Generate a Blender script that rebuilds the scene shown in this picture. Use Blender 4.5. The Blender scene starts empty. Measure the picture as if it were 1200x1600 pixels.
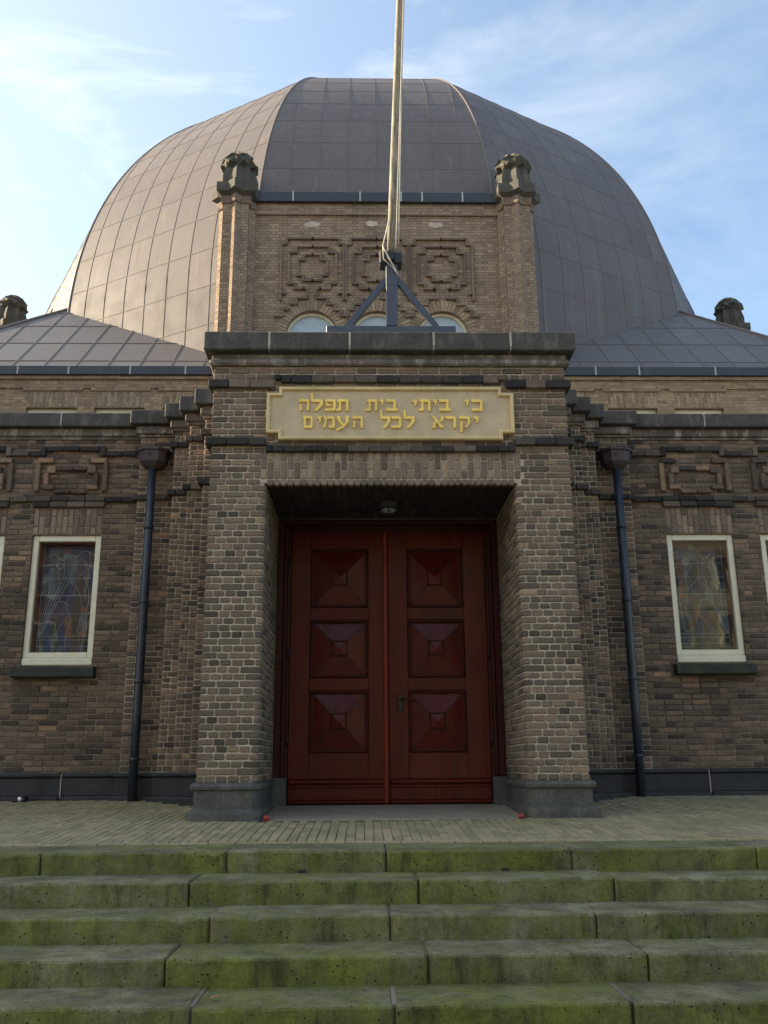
import bpy, math, random
from mathutils import Vector, Matrix

S = bpy.context.scene
COL = S.collection

# ------------------------------------------------------------------ camera, sky, sun
PITCH, ROLL, YAW = 0.267195, 0.0070736, 0.0222361
CAM = Vector((-0.264, -8.65, 0.3642))
_fw = Vector((math.sin(YAW) * math.cos(PITCH), math.cos(YAW) * math.cos(PITCH), math.sin(PITCH)))
_rt = Vector((math.cos(YAW), -math.sin(YAW), 0))
_up = _rt.cross(_fw)
_r = math.cos(ROLL) * _rt - math.sin(ROLL) * _up
_u = math.sin(ROLL) * _rt + math.cos(ROLL) * _up
cd = bpy.data.cameras.new('camera')
cd.sensor_fit = 'VERTICAL'
cd.sensor_height = 24.0
cd.lens = 21.6
cd.clip_start = 0.05
cd.clip_end = 2000
co = bpy.data.objects.new('camera', cd)
COL.objects.link(co)
co.matrix_world = Matrix(((_r.x, _u.x, -_fw.x, CAM.x), (_r.y, _u.y, -_fw.y, CAM.y), (_r.z, _u.z, -_fw.z, CAM.z), (0, 0, 0, 1)))
S.camera = co

SUN_EL, SUN_BACK = math.radians(24), math.radians(13)     # sun to the left, a little behind the facade
sun_dir = Vector((-math.cos(SUN_BACK) * math.cos(SUN_EL), math.sin(SUN_BACK) * math.cos(SUN_EL), math.sin(SUN_EL)))
sl = bpy.data.lights.new('sun', 'SUN')
sl.energy = 4.6
sl.angle = math.radians(0.53)
sl.color = (1.0, 0.83, 0.58)
so = bpy.data.objects.new('sun', sl)
COL.objects.link(so)
so.rotation_euler = sun_dir.to_track_quat('Z', 'Y').to_euler()
so.location = (-30, 5, 30)

W = bpy.data.worlds.new('World')
S.world = W
W.use_nodes = True
wt = W.node_tree
wt.nodes.clear()
wo = wt.nodes.new('ShaderNodeOutputWorld')
bg = wt.nodes.new('ShaderNodeBackground')
sky = wt.nodes.new('ShaderNodeTexSky')
sky.sky_type = 'NISHITA'
sky.sun_disc = False
sky.sun_elevation = SUN_EL
sky.sun_rotation = math.atan2(sun_dir.x, sun_dir.y)
sky.air_density = 1.0
sky.dust_density = 1.6
sky.ozone_density = 1.0
bg.inputs['Strength'].default_value = 0.115
# thin cirrus veil: soft streaks over the sky direction, thicker on the sun's side
tc = wt.nodes.new('ShaderNodeTexCoord')
mp = wt.nodes.new('ShaderNodeMapping')
mp.inputs['Rotation'].default_value = (0.1, 0.35, 0.2)
mp.inputs['Scale'].default_value = (1.5, 1.8, 4.2)
nz = wt.nodes.new('ShaderNodeTexNoise')
nz.inputs['Scale'].default_value = 1.9
nz.inputs['Detail'].default_value = 9
nz.inputs['Roughness'].default_value = 0.6
nz.inputs['Distortion'].default_value = 0.5
rp = wt.nodes.new('ShaderNodeValToRGB')
rp.color_ramp.elements[0].position = 0.45
rp.color_ramp.elements[0].color = (0, 0, 0, 1)
rp.color_ramp.elements[1].position = 0.70
rp.color_ramp.elements[1].color = (0.62, 0.62, 0.62, 1)
sxyz = wt.nodes.new('ShaderNodeSeparateXYZ')
mr = wt.nodes.new('ShaderNodeMapRange')
mr.inputs['From Min'].default_value = 0.35
mr.inputs['From Max'].default_value = -0.60
mr.inputs['To Min'].default_value = 0.0
mr.inputs['To Max'].default_value = 0.34
ad = wt.nodes.new('ShaderNodeMath')
ad.operation = 'ADD'
ad.use_clamp = True
mx = wt.nodes.new('ShaderNodeMix')
mx.data_type = 'RGBA'
wt.links.new(tc.outputs['Generated'], mp.inputs['Vector'])
wt.links.new(mp.outputs['Vector'], nz.inputs['Vector'])
wt.links.new(nz.outputs['Fac'], rp.inputs['Fac'])
wt.links.new(tc.outputs['Generated'], sxyz.inputs['Vector'])
wt.links.new(sxyz.outputs['X'], mr.inputs['Value'])
cm = wt.nodes.new('ShaderNodeMath')
cm.operation = 'MULTIPLY'
mr2 = wt.nodes.new('ShaderNodeMapRange')
mr2.inputs['From Min'].default_value = 0.45
mr2.inputs['From Max'].default_value = -0.25
mr2.inputs['To Min'].default_value = 0.12
mr2.inputs['To Max'].default_value = 1.0
wt.links.new(sxyz.outputs['X'], mr2.inputs['Value'])
wt.links.new(rp.outputs['Color'], cm.inputs[0])
wt.links.new(mr2.outputs['Result'], cm.inputs[1])
wt.links.new(cm.outputs[0], ad.inputs[0])
tint = wt.nodes.new('ShaderNodeMix')
tint.data_type = 'RGBA'
tint.blend_type = 'MULTIPLY'
tint.inputs[0].default_value = 1.0
tint.inputs[7].default_value = (0.95, 1.0, 1.0, 1)
wt.links.new(sky.outputs['Color'], tint.inputs[6])
wt.links.new(mr.outputs['Result'], ad.inputs[1])
wt.links.new(ad.outputs[0], mx.inputs[0])
wt.links.new(tint.outputs[2], mx.inputs[6])
mx.inputs[7].default_value = (4.45, 4.6, 4.4, 1)
wt.links.new(mx.outputs[2], bg.inputs['Color'])
wt.links.new(bg.outputs['Background'], wo.inputs['Surface'])

S.view_settings.view_transform = 'Standard'
S.view_settings.look = 'None'
S.view_settings.exposure = 1.56
S.view_settings.gamma = 1.0

# ------------------------------------------------------------------ mesh builder
class MB:
    def __init__(self):
        self.v, self.f, self.t, self.sm = [], [], [], []

    def face(self, idx, tone=0.5, sm=False):
        self.f.append(tuple(idx)); self.t.append(tone); self.sm.append(sm)

    def poly(self, pts, tone=0.5):
        b = len(self.v); self.v += [tuple(p) for p in pts]
        self.face(range(b, b + len(pts)), tone)

    def box(self, a, b, tone=None):
        tone = random.random() if tone is None else tone
        x0, x1 = sorted((a[0], b[0])); y0, y1 = sorted((a[1], b[1])); z0, z1 = sorted((a[2], b[2]))
        n = len(self.v)
        self.v += [(x0, y0, z0), (x1, y0, z0), (x1, y1, z0), (x0, y1, z0), (x0, y0, z1), (x1, y0, z1), (x1, y1, z1), (x0, y1, z1)]
        for q in ((0, 3, 2, 1), (4, 5, 6, 7), (0, 1, 5, 4), (1, 2, 6, 5), (2, 3, 7, 6), (3, 0, 4, 7)):
            self.face([n + i for i in q], tone)

    def rings(self, rings, tone=0.5, cap=True, sm=False, closed=True):
        """stack of rings (equal length lists of 3-D points)"""
        n = len(rings[0]); b = len(self.v)
        for r in rings: self.v += [tuple(p) for p in r]
        for k in range(len(rings) - 1):
            for i in range(n if closed else n - 1):
                j = (i + 1) % n
                self.face((b + k * n + i, b + k * n + j, b + (k + 1) * n + j, b + (k + 1) * n + i), tone, sm)
        if cap:
            self.face([b + i for i in range(n)][::-1], tone)
            self.face([b + (len(rings) - 1) * n + i for i in range(n)], tone)

    def bbox(self, a, b, e=0.008, tone=None):
        """box with chamfered edges all round (plan chamfer and top/bottom chamfer)"""
        tone = random.random() if tone is None else tone
        x0, x1 = sorted((a[0], b[0])); y0, y1 = sorted((a[1], b[1])); z0, z1 = sorted((a[2], b[2]))
        e = min(e, (x1 - x0) * .4, (y1 - y0) * .4, (z1 - z0) * .4)
        def ring(i, z):
            X0, X1, Y0, Y1 = x0 + i, x1 - i, y0 + i, y1 - i
            c = e
            return [(X0 + c, Y0, z), (X1 - c, Y0, z), (X1, Y0 + c, z), (X1, Y1 - c, z), (X1 - c, Y1, z), (X0 + c, Y1, z), (X0, Y1 - c, z), (X0, Y0 + c, z)]
        self.rings([ring(e * .9, z0), ring(0, z0 + e), ring(0, z1 - e), ring(e * .9, z1)], tone)

    def tube(self, pts, r, n=12, tone=0.5, cap=True):
        pts = [Vector(p) for p in pts]; R = r if isinstance(r, (list, tuple)) else [r] * len(pts)
        rs = []
        up0 = Vector((0.3, 1, 0.1))
        for i, p in enumerate(pts):
            d = (pts[min(i + 1, len(pts) - 1)] - pts[max(i - 1, 0)]).normalized()
            a = d.cross(up0)
            if a.length < 1e-4: a = d.cross(Vector((1, 0, 0)))
            a.normalize(); c = d.cross(a)
            rs.append([p + R[i] * (math.cos(t) * a + math.sin(t) * c) for t in [2 * math.pi * k / n for k in range(n)]])
        self.rings(rs, tone, cap, True)

    def bar(self, p, q, w, d, tone=0.5):
        """rectangular bar from p to q, width w (in the xz plane), depth d along y"""
        p, q = Vector(p), Vector(q); t = (q - p).normalized()
        a = t.cross(Vector((0, 1, 0))).normalized() * w / 2; c = Vector((0, d / 2, 0))
        self.rings([[o - a - c, o + a - c, o + a + c, o - a + c] for o in (p, q)], tone)

    def profile_x(self, prof, xs, tone=0.5, jit=0.0, rng=None, closed=True):
        """(y,z) outline swept along x with small wear jitter"""
        rs = []
        for x in xs:
            rs.append([(x, y + (rng.uniform(-jit, jit) if rng else 0), z + (rng.uniform(-jit, jit) * .7 if rng else 0)) for y, z in prof])
        self.rings(rs, tone)

def top_of(o):
    while o.parent: o = o.parent
    return o

def link(name, mb, mat, parent=None, label=None, uv=False, offset=None):
    me = bpy.data.meshes.new(name)
    off = Vector(offset) if offset is not None else (top_of(parent).location if parent else Vector((0, 0, 0)))
    me.from_pydata([(p[0] - off.x, p[1] - off.y, p[2] - off.z) for p in mb.v], [], mb.f)
    if any(mb.sm):
        me.polygons.foreach_set('use_smooth', mb.sm)
    at = me.attributes.new('tone', 'FLOAT', 'FACE')
    at.data.foreach_set('value', mb.t)
    if uv:
        l = me.uv_layers.new(name='wall')
        co = [p for p in mb.v]
        data = [0.0] * (2 * len(me.loops))
        for pol in me.polygons:
            n = pol.normal
            if abs(n.z) < 0.9:
                h = math.hypot(n.x, n.y); tx, ty = -n.y / h, n.x / h
                if abs(n.y) > .7 and n.y < 0: pass
                for li in pol.loop_indices:
                    p = co[me.loops[li].vertex_index]
                    data[2 * li] = p[0] * tx + p[1] * ty; data[2 * li + 1] = p[2]
            else:
                for li in pol.loop_indices:
                    p = co[me.loops[li].vertex_index]
                    data[2 * li] = p[0]; data[2 * li + 1] = p[1]
        l.data.foreach_set('uv', data)
    if isinstance(mat, (list, tuple)):
        for m in mat: me.materials.append(m)
    else:
        me.materials.append(mat)
    me.validate()
    o = bpy.data.objects.new(name, me)
    COL.objects.link(o)
    if parent: o.parent = parent
    elif offset is not None: o.location = off
    if label: o['label'] = label
    return o

def pieces(name, mb, mat, parent, label=None, uv=False, gap=.02):
    """link every separate piece of mb as a part of its own"""
    n = len(mb.v); par = list(range(n))
    def find(i):
        while par[i] != i: par[i] = par[par[i]]; i = par[i]
        return i
    for f in mb.f:
        a = find(f[0])
        for i in f[1:]: par[find(i)] = a
    isl = {}
    for i in range(n): isl.setdefault(find(i), []).append(i)
    ks = list(isl); bb = []
    for k in ks:
        P = [mb.v[i] for i in isl[k]]
        bb.append(tuple(min(p[d] for p in P) - gap for d in range(3)) + tuple(max(p[d] for p in P) + gap for d in range(3)))
    g = list(range(len(ks)))
    def fg(i):
        while g[i] != i: g[i] = g[g[i]]; i = g[i]
        return i
    for i in range(len(ks)):
        for j in range(i):
            A, B = bb[i], bb[j]
            if all(A[d] <= B[d + 3] and B[d] <= A[d + 3] for d in range(3)): g[fg(i)] = fg(j)
    own = {}
    for q, k in enumerate(ks):
        for i in isl[k]: own[i] = fg(q)
    out = {}
    for f, t, sm in zip(mb.f, mb.t, mb.sm):
        o, mp_ = out.setdefault(own[f[0]], (MB(), {}))
        idx = []
        for i in f:
            if i not in mp_: mp_[i] = len(o.v); o.v.append(mb.v[i])
            idx.append(mp_[i])
        o.face(idx, t, sm)
    res = [link(name, o, mat, parent, label, uv) for o, _ in out.values()]
    return res[0]

def thing(name, label, cat, loc, group=None):
    o = bpy.data.objects.new(name, None)
    o.empty_display_size = 0.2
    COL.objects.link(o)
    o.location = loc
    o['label'] = label; o['category'] = cat
    if group: o['group'] = group
    bpy.context.view_layer.update()
    return o

def structure(name, mb, mat, uv=False):
    o = link(name, mb, mat, None, None, uv)
    o['kind'] = 'structure'
    return o

# ------------------------------------------------------------------ materials
def mk(name):
    m = bpy.data.materials.new(name); m.use_nodes = True
    return m, m.node_tree, m.node_tree.nodes['Principled BSDF']

def nd(t, typ, **kw):
    n = t.nodes.new(typ)
    for k, v in kw.items():
        if k.startswith('i_'):
            n.inputs[k[2:].replace('_', ' ')].default_value = v
        else: setattr(n, k, v)
    return n

def obj_vec(t, scale=(1, 1, 1)):
    c = nd(t, 'ShaderNodeTexCoord')
    m = nd(t, 'ShaderNodeMapping'); m.inputs['Scale'].default_value = scale
    t.links.new(c.outputs['Object'], m.inputs['Vector'])
    return m.outputs['Vector']

def noise(t, vec, scale, detail=4, rough=0.55, dist=0.0):
    n = nd(t, 'ShaderNodeTexNoise')
    n.inputs['Scale'].default_value = scale; n.inputs['Detail'].default_value = detail
    n.inputs['Roughness'].default_value = rough; n.inputs['Distortion'].default_value = dist
    t.links.new(vec, n.inputs['Vector'])
    return n.outputs['Fac']

def ramp(t, fac, stops, interp='LINEAR'):
    r = nd(t, 'ShaderNodeValToRGB'); cr = r.color_ramp; cr.interpolation = interp
    while len(cr.elements) < len(stops): cr.elements.new(0.5)
    for e, (p, c) in zip(cr.elements, stops):
        e.position = p
        e.color = (c[0], c[1], c[2], 1) if isinstance(c, (tuple, list)) else (c, c, c, 1)
    t.links.new(fac, r.inputs['Fac'])
    return r.outputs['Color']

def mix(t, fac, a, b, mode='MIX'):
    m = nd(t, 'ShaderNodeMix', data_type='RGBA', blend_type=mode)
    for s, i in ((fac, 0), (a, 6), (b, 7)):
        if isinstance(s, (int, float)): m.inputs[i].default_value = s
        elif isinstance(s, (tuple, list)): m.inputs[i].default_value = (s[0], s[1], s[2], 1)
        else: t.links.new(s, m.inputs[i])
    return m.outputs[2]

def attr(t, name='tone'):
    a = nd(t, 'ShaderNodeAttribute'); a.attribute_name = name
    return a.outputs['Fac']

def math_(t, op, a, b=None):
    m = nd(t, 'ShaderNodeMath', operation=op)
    for i, s in enumerate((a, b)):
        if s is None: continue
        if isinstance(s, (int, float)): m.inputs[i].default_value = s
        else: t.links.new(s, m.inputs[i])
    return m.outputs[0]

def bump(t, bs, h, strength=0.3, dist=0.01, prev=None):
    b = nd(t, 'ShaderNodeBump'); b.inputs['Strength'].default_value = strength; b.inputs['Distance'].default_value = dist
    t.links.new(h, b.inputs['Height'])
    t.links.new(b.outputs['Normal'], bs.inputs['Normal'])
    return b

def brick_mat(name, stops, soot=0.45, soot_scale=0.9, green=0.0, efflor=0.1):
    m, t, b = mk(name)
    v = obj_vec(t)
    c = ramp(t, attr(t), stops)
    c = mix(t, 1.0, c, ramp(t, noise(t, v, 34, 5, .65), [(0.25, .62), (0.75, 1.3)]), 'MULTIPLY')
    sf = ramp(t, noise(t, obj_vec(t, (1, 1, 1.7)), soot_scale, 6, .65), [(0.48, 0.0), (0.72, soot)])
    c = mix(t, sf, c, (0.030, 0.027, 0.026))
    if efflor:
        ef = ramp(t, noise(t, v, 3.3, 5, .7), [(0.62, 0.0), (0.82, efflor)])
        c = mix(t, ef, c, (0.42, 0.38, 0.32))
    if green:
        gf = ramp(t, noise(t, v, 1.6, 5, .6), [(0.45, 0.0), (0.75, green)])
        c = mix(t, gf, c, (0.15, 0.15, 0.055))
    t.links.new(c, b.inputs['Base Color'])
    b.inputs['Roughness'].default_value = 0.88
    b.inputs['Specular IOR Level'].default_value = 0.25
    bump(t, b, noise(t, v, 90, 5, .7), 0.55, 0.006)
    return m

PAL_PIER = [(0.0, (.075, .060, .048)), (.22, (.135, .105, .080)), (.45, (.190, .145, .105)), (.62, (.235, .158, .115)),
            (.80, (.265, .195, .130)), (.93, (.33, .235, .14)), (1.0, (.41, .30, .18))]
PAL_WING = [(0.0, (.070, .056, .046)), (.25, (.135, .100, .074)), (.5, (.200, .145, .100)), (.72, (.25, .168, .115)),
            (.9, (.30, .195, .12)), (1.0, (.36, .24, .14))]
PAL_DARK = [(0.0, (.028, .026, .026)), (.45, (.055, .048, .044)), (.75, (.10, .082, .067)), (1.0, (.19, .145, .11))]
PAL_SOLD = [(0.0, (.14, .105, .08)), (.4, (.215, .16, .12)), (.75, (.29, .215, .155)), (1.0, (.36, .27, .18))]
M_PIER = brick_mat('pier brick', PAL_PIER, soot=.30, green=.12)
M_SOFFIT = brick_mat('shade-dark soffit brick', [(0, (.03, .025, .022)), (.6, (.07, .052, .042)), (1, (.12, .085, .062))], soot=.5, efflor=0)  # dark palette stands in for the shade under the porch ceiling
M_WING = brick_mat('wing brick', PAL_WING, soot=.6, soot_scale=.8, efflor=.06)
M_DARKB = brick_mat('sooty brick', PAL_DARK, soot=.5, efflor=.18)
M_BUFF = brick_mat('buff soldier brick', [(0, (.21, .155, .10)), (.5, (.31, .23, .15)), (1, (.40, .30, .195))], .1)
M_SOLD = brick_mat('soldier brick', PAL_SOLD, soot=.25, efflor=.1)

def mortar_mat(name, col, dark, amt):
    m, t, b = mk(name); v = obj_vec(t)
    c = mix(t, ramp(t, noise(t, v, 1.3, 6, .65), [(0.42, 0.0), (0.68, amt)]), col, dark)
    c = mix(t, 1.0, c, ramp(t, noise(t, v, 60, 4), [(0.3, .75), (0.7, 1.15)]), 'MULTIPLY')
    t.links.new(c, b.inputs['Base Color']); b.inputs['Roughness'].default_value = .95
    b.inputs['Specular IOR Level'].default_value = 0.15
    bump(t, b, noise(t, v, 140, 4), .5, .004)
    return m
M_MORTAR = mortar_mat('pale mortar', (.52, .445, .335), (.25, .21, .16), .65)
M_MORTARM = mortar_mat('buff mortar', (.46, .39, .29), (.11, .09, .075), .7)
M_MORTARD = mortar_mat('grey mortar', (.25, .205, .155), (.05, .044, .04), .9)

def stone_mat(name, col, col2, light=(.3, .3, .28), light_amt=.25, rough=.8, moss=0.0, scale=3.0):
    m, t, b = mk(name); v = obj_vec(t)
    c = mix(t, ramp(t, noise(t, v, scale, 6, .65), [(0.3, 0.0), (0.7, 1.0)]), col, col2)
    c = mix(t, 1.0, c, ramp(t, noise(t, v, 38, 6, .8), [(0.25, .5), (0.75, 1.5)]), 'MULTIPLY')
    lf = ramp(t, noise(t, obj_vec(t, (2.2, 2.2, .7)), 3.4, 9, .80), [(0.50, 0.0), (0.68, light_amt)])
    c = mix(t, lf, c, light)
    if moss:
        c = mix(t, ramp(t, noise(t, v, 4.5, 6, .7), [(0.42, 0.0), (0.62, moss)]), c, (.075, .085, .03))
    t.links.new(c, b.inputs['Base Color']); b.inputs['Roughness'].default_value = rough
    b.inputs['Specular IOR Level'].default_value = .35
    bump(t, b, noise(t, v, 70, 6, .7), .45, .006)
    return m
M_COPING = stone_mat('weathered coping stone', (.050, .047, .043), (.088, .080, .070), (.27, .25, .21), .42, .85, .0)
M_PLINTH = stone_mat('plinth bluestone', (.050, .050, .048), (.105, .101, .090), (.24, .23, .19), .35, .7, .2)
M_PLINTHD = stone_mat('damp dark plinth stone', (.016, .017, .020), (.036, .038, .043), (.12, .12, .11), .2, .6, .1)
M_SILL = stone_mat('mossy dark sill stone', (.018, .020, .02), (.03, .033, .028), (.08, .1, .05), .2, .7, .55)
M_FINIAL = stone_mat('lichen grey finial stone', (.058, .052, .045), (.105, .094, .076), (.22, .20, .14), .35, .85, .12)
M_SLAB = stone_mat('grey entrance slab', (.22, .19, .145), (.33, .28, .205), (.35, .32, .27), .3, .85, .1)
M_MOLD = stone_mat('stained render band', (.09, .078, .066), (.19, .16, .13), (.55, .49, .42), .9, .9, 0, 2.0)
M_JOINT = stone_mat('pale joint mortar', (.34, .31, .26), (.45, .41, .35), (.5, .48, .42), .2, .9)

def step_mat():
    m, t, b = mk('mossy step stone'); v = obj_vec(t)
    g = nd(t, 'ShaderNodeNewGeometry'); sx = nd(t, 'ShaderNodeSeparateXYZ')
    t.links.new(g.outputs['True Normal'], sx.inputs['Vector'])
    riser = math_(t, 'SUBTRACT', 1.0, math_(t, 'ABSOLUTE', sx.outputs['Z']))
    tone = attr(t)
    base = mix(t, ramp(t, noise(t, v, 3.2, 7, .7), [(0.36, 0.0), (0.62, 1.0)]), (.115, .106, .070), (.30, .272, .170))
    base = mix(t, ramp(t, noise(t, v, 9, 6, .75), [(0.52, 0.0), (0.66, .8)]), base, (.10, .095, .078))
    base = mix(t, 1.0, base, ramp(t, noise(t, v, 75, 5, .8), [(0.25, .45), (0.75, 1.5)]), 'MULTIPLY')
    n1 = noise(t, v, 2.3, 8, .72)
    n2 = noise(t, obj_vec(t, (1, 1, .22)), 9, 7, .78)
    n3 = noise(t, v, 34, 6, .8)
    f = math_(t, 'ADD', math_(t, 'MULTIPLY', n1, .62), math_(t, 'MULTIPLY', n2, .40))
    f = math_(t, 'ADD', f, math_(t, 'MULTIPLY', n3, .22))
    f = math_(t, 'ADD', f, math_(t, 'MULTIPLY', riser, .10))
    f = math_(t, 'ADD', f, math_(t, 'MULTIPLY', math_(t, 'SUBTRACT', tone, .5), .13))
    mossf = ramp(t, f, [(0.54, 0.0), (0.64, .5), (0.75, .85), (0.92, 1.0)])
    mossc = mix(t, ramp(t, noise(t, v, 5, 6, .75), [(0.36, 0.0), (0.64, 1.0)]), (.080, .095, .021), (.220, .228, .044))
    mossc = mix(t, 1.0, mossc, ramp(t, noise(t, v, 110, 4, .8), [(0.25, .4), (0.75, 1.5)]), 'MULTIPLY')
    c = mix(t, mossf, base, mossc)
    # dark damp streaks on the faces
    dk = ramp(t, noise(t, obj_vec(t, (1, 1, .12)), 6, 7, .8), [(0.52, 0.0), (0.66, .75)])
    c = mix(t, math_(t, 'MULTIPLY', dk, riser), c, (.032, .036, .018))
    vo = nd(t, 'ShaderNodeTexVoronoi'); vo.inputs['Scale'].default_value = 30; vo.inputs['Randomness'].default_value = 1
    t.links.new(v, vo.inputs['Vector'])
    pit = ramp(t, vo.outputs['Distance'], [(0.10, 1.0), (0.20, 0.0)])
    pitm = math_(t, 'MULTIPLY', pit, ramp(t, noise(t, v, 8, 2), [(0.48, 0.0), (0.54, 1.0)]))
    c = mix(t, math_(t, 'MULTIPLY', pitm, .85), c, (.012, .013, .009))
    t.links.new(c, b.inputs['Base Color']); b.inputs['Roughness'].default_value = .92
    b.inputs['Specular IOR Level'].default_value = .2
    h = math_(t, 'SUBTRACT', math_(t, 'ADD', noise(t, v, 45, 7, .78), math_(t, 'MULTIPLY', mossf, .35)), pitm)
    bump(t, b, h, .9, .012)
    return m
M_STEP = step_mat()

def paver_mat():
    m, t, b = mk('clinker pavers'); v = obj_vec(t)
    c = ramp(t, attr(t), [(0, (.25, .205, .125)), (.4, (.31, .255, .155)), (.75, (.35, .29, .175)), (1, (.41, .31, .19))])
    c = mix(t, 1.0, c, ramp(t, noise(t, v, 45, 4, .7), [(0.25, .7), (0.75, 1.25)]), 'MULTIPLY')
    g = ramp(t, noise(t, v, 1.1, 6, .65), [(0.42, 0.0), (0.66, .65)])
    c = mix(t, g, c, (.20, .195, .075))
    t.links.new(c, b.inputs['Base Color']); b.inputs['Roughness'].default_value = .85
    b.inputs['Specular IOR Level'].default_value = .3
    bump(t, b, noise(t, v, 80, 4), .4, .004)
    return m
M_PAVER = paver_mat()
M_SAND = mortar_mat('mossy joint sand', (.12, .11, .06), (.085, .10, .04), .8)

def metal_roof(name, c1, c2, streak, streak_col, rough=.42, spec=.6):
    m, t, b = mk(name); v = obj_vec(t)
    c = mix(t, attr(t), c1, c2)
    c = mix(t, ramp(t, noise(t, v, .8, 5, .6), [(0.35, 0.0), (0.7, .25)]), c, tuple(x * .7 for x in c1))
    if streak:
        s = ramp(t, noise(t, obj_vec(t, (3.4, 3.4, .045)), 1.7, 6, .68), [(0.56, 0.0), (0.82, streak)])
        c = mix(t, s, c, streak_col)
    c = mix(t, 1.0, c, ramp(t, noise(t, v, 18, 5, .7), [(0.3, .86), (0.7, 1.1)]), 'MULTIPLY')
    t.links.new(c, b.inputs['Base Color'])
    t.links.new(ramp(t, noise(t, v, 2.3, 5), [(0.3, rough - .08), (0.7, rough + .1)]), b.inputs['Roughness'])
    b.inputs['Specular IOR Level'].default_value = spec
    bump(t, b, noise(t, v, 3.0, 4), .12, .02)
    return m
M_DOME = metal_roof('oxidised copper sheet', (.130, .110, .107), (.158, .135, .127), .5, (.34, .28, .21), .58, .33)
M_SEAM = metal_roof('standing seam copper', (.155, .128, .118), (.20, .165, .145), .3, (.36, .30, .22), .6, .3)
M_ROOF = metal_roof('grey copper sheet', (.128, .116, .116), (.155, .142, .140), .12, (.25, .23, .19), .55, .4)
M_FASCIA = metal_roof('dark gutter fascia', (.030, .034, .045), (.045, .05, .062), .45, (.12, .13, .14), .45, .5)

def plain(name, col, rough=.5, spec=.5, metal=0.0, nscale=30, namt=.2, bmp=.1, coat=0):
    m, t, b = mk(name); v = obj_vec(t)
    c = mix(t, 1.0, col, ramp(t, noise(t, v, nscale, 5, .65), [(0.25, 1 - namt), (0.75, 1 + namt)]), 'MULTIPLY')
    t.links.new(c, b.inputs['Base Color']); b.inputs['Roughness'].default_value = rough
    b.inputs['Specular IOR Level'].default_value = spec; b.inputs['Metallic'].default_value = metal
    if coat: b.inputs['Coat Weight'].default_value = coat; b.inputs['Coat Roughness'].default_value = .25
    bump(t, b, noise(t, v, nscale * 2, 4), bmp, .004)
    return m
M_PIPE = plain('blue black pipe paint', (.022, .030, .045), .38, .5, 0, 9, .5, .25)
M_HOPPER = plain('brown black hopper paint', (.050, .036, .036), .45, .5, 0, 14, .35)
M_IRON = plain('blue grey iron paint', (.055, .066, .090), .45, .5, 0, 20, .3)
M_BLACK = plain('black iron', (.015, .016, .018), .5)
M_CREAM = plain('cream window paint', (.74, .70, .52), .45, .5, 0, 9, .1)
M_ORANGE = plain('orange brown varnished wood', (.42, .12, .045), .4, .5, 0, 8, .3)
M_LEAD = plain('grey lead came', (.55, .60, .64), .5, .5, 0, 30, .2)
M_PATCHD = plain('dark room', (.02, .02, .02), .9)
M_RED = plain('red plastic', (.35, .03, .025), .4)
M_LEAF = plain('dry leaf', (.30, .17, .06), .8)
M_CHROME = plain('bright lamp lens', (.75, .75, .75), .12, .5, 1.0, 5, .02, 0)
M_FROST = plain('frosted lamp glass', (.25, .26, .27), .3, .6, 0, 10, .15)
M_HANDLE = plain('dark bronze', (.035, .030, .026), .4, .5, .6)
M_ROPE = plain('pale rope', (.55, .50, .42), .9, .2)
M_GREEN = plain('grass blade green', (.10, .15, .035), .8, .3)

def wood_mat(name, c1, c2, rough):
    m, t, b = mk(name)
    v = obj_vec(t, (9, 9, .6))
    c = mix(t, ramp(t, noise(t, v, 2.2, 7, .65, .6), [(0.3, 0.0), (0.7, 1.0)]), c1, c2)
    c = mix(t, 1.0, c, ramp(t, attr(t), [(0, .8), (1, 1.2)]), 'MULTIPLY')
    c = mix(t, ramp(t, noise(t, obj_vec(t, (1, 1, 3)), 6, 8, .8), [(0.60, 0.0), (0.74, .35)]), c, tuple(min(1, x * 2.0 + .012) for x in c2))
    t.links.new(c, b.inputs['Base Color'])
    t.links.new(ramp(t, noise(t, obj_vec(t), 4, 5), [(0.3, rough - .06), (0.7, rough + .12)]), b.inputs['Roughness'])
    b.inputs['Specular IOR Level'].default_value = .22
    bump(t, b, noise(t, v, 9, 5), .15, .003)
    return m
M_DOOR = wood_mat('mahogany varnish', (.046, .005, .004), (.105, .011, .009), .22)
M_DOORL = wood_mat('lit mahogany', (.11, .014, .008), (.18, .028, .014), .3)  # brighter copy of the door wood; light on the astragal put in colour
M_DOORF = wood_mat('dark stained frame and groove shade wood', (.030, .007, .007), (.056, .012, .011), .34)  # frame stain; on panel mouldings the dark stands in for groove shade

def pole_mat():
    m, t, b = mk('weathered painted pole'); v = obj_vec(t)
    c = mix(t, ramp(t, noise(t, obj_vec(t, (6, 6, .8)), 4, 7, .75), [(0.38, 0.0), (0.6, 1.0)]), (.33, .29, .22), (.11, .10, .07))
    t.links.new(c, b.inputs['Base Color']); b.inputs['Roughness'].default_value = .7
    bump(t, b, noise(t, v, 60, 5), .4, .004)
    return m
M_POLE = pole_mat()

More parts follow.
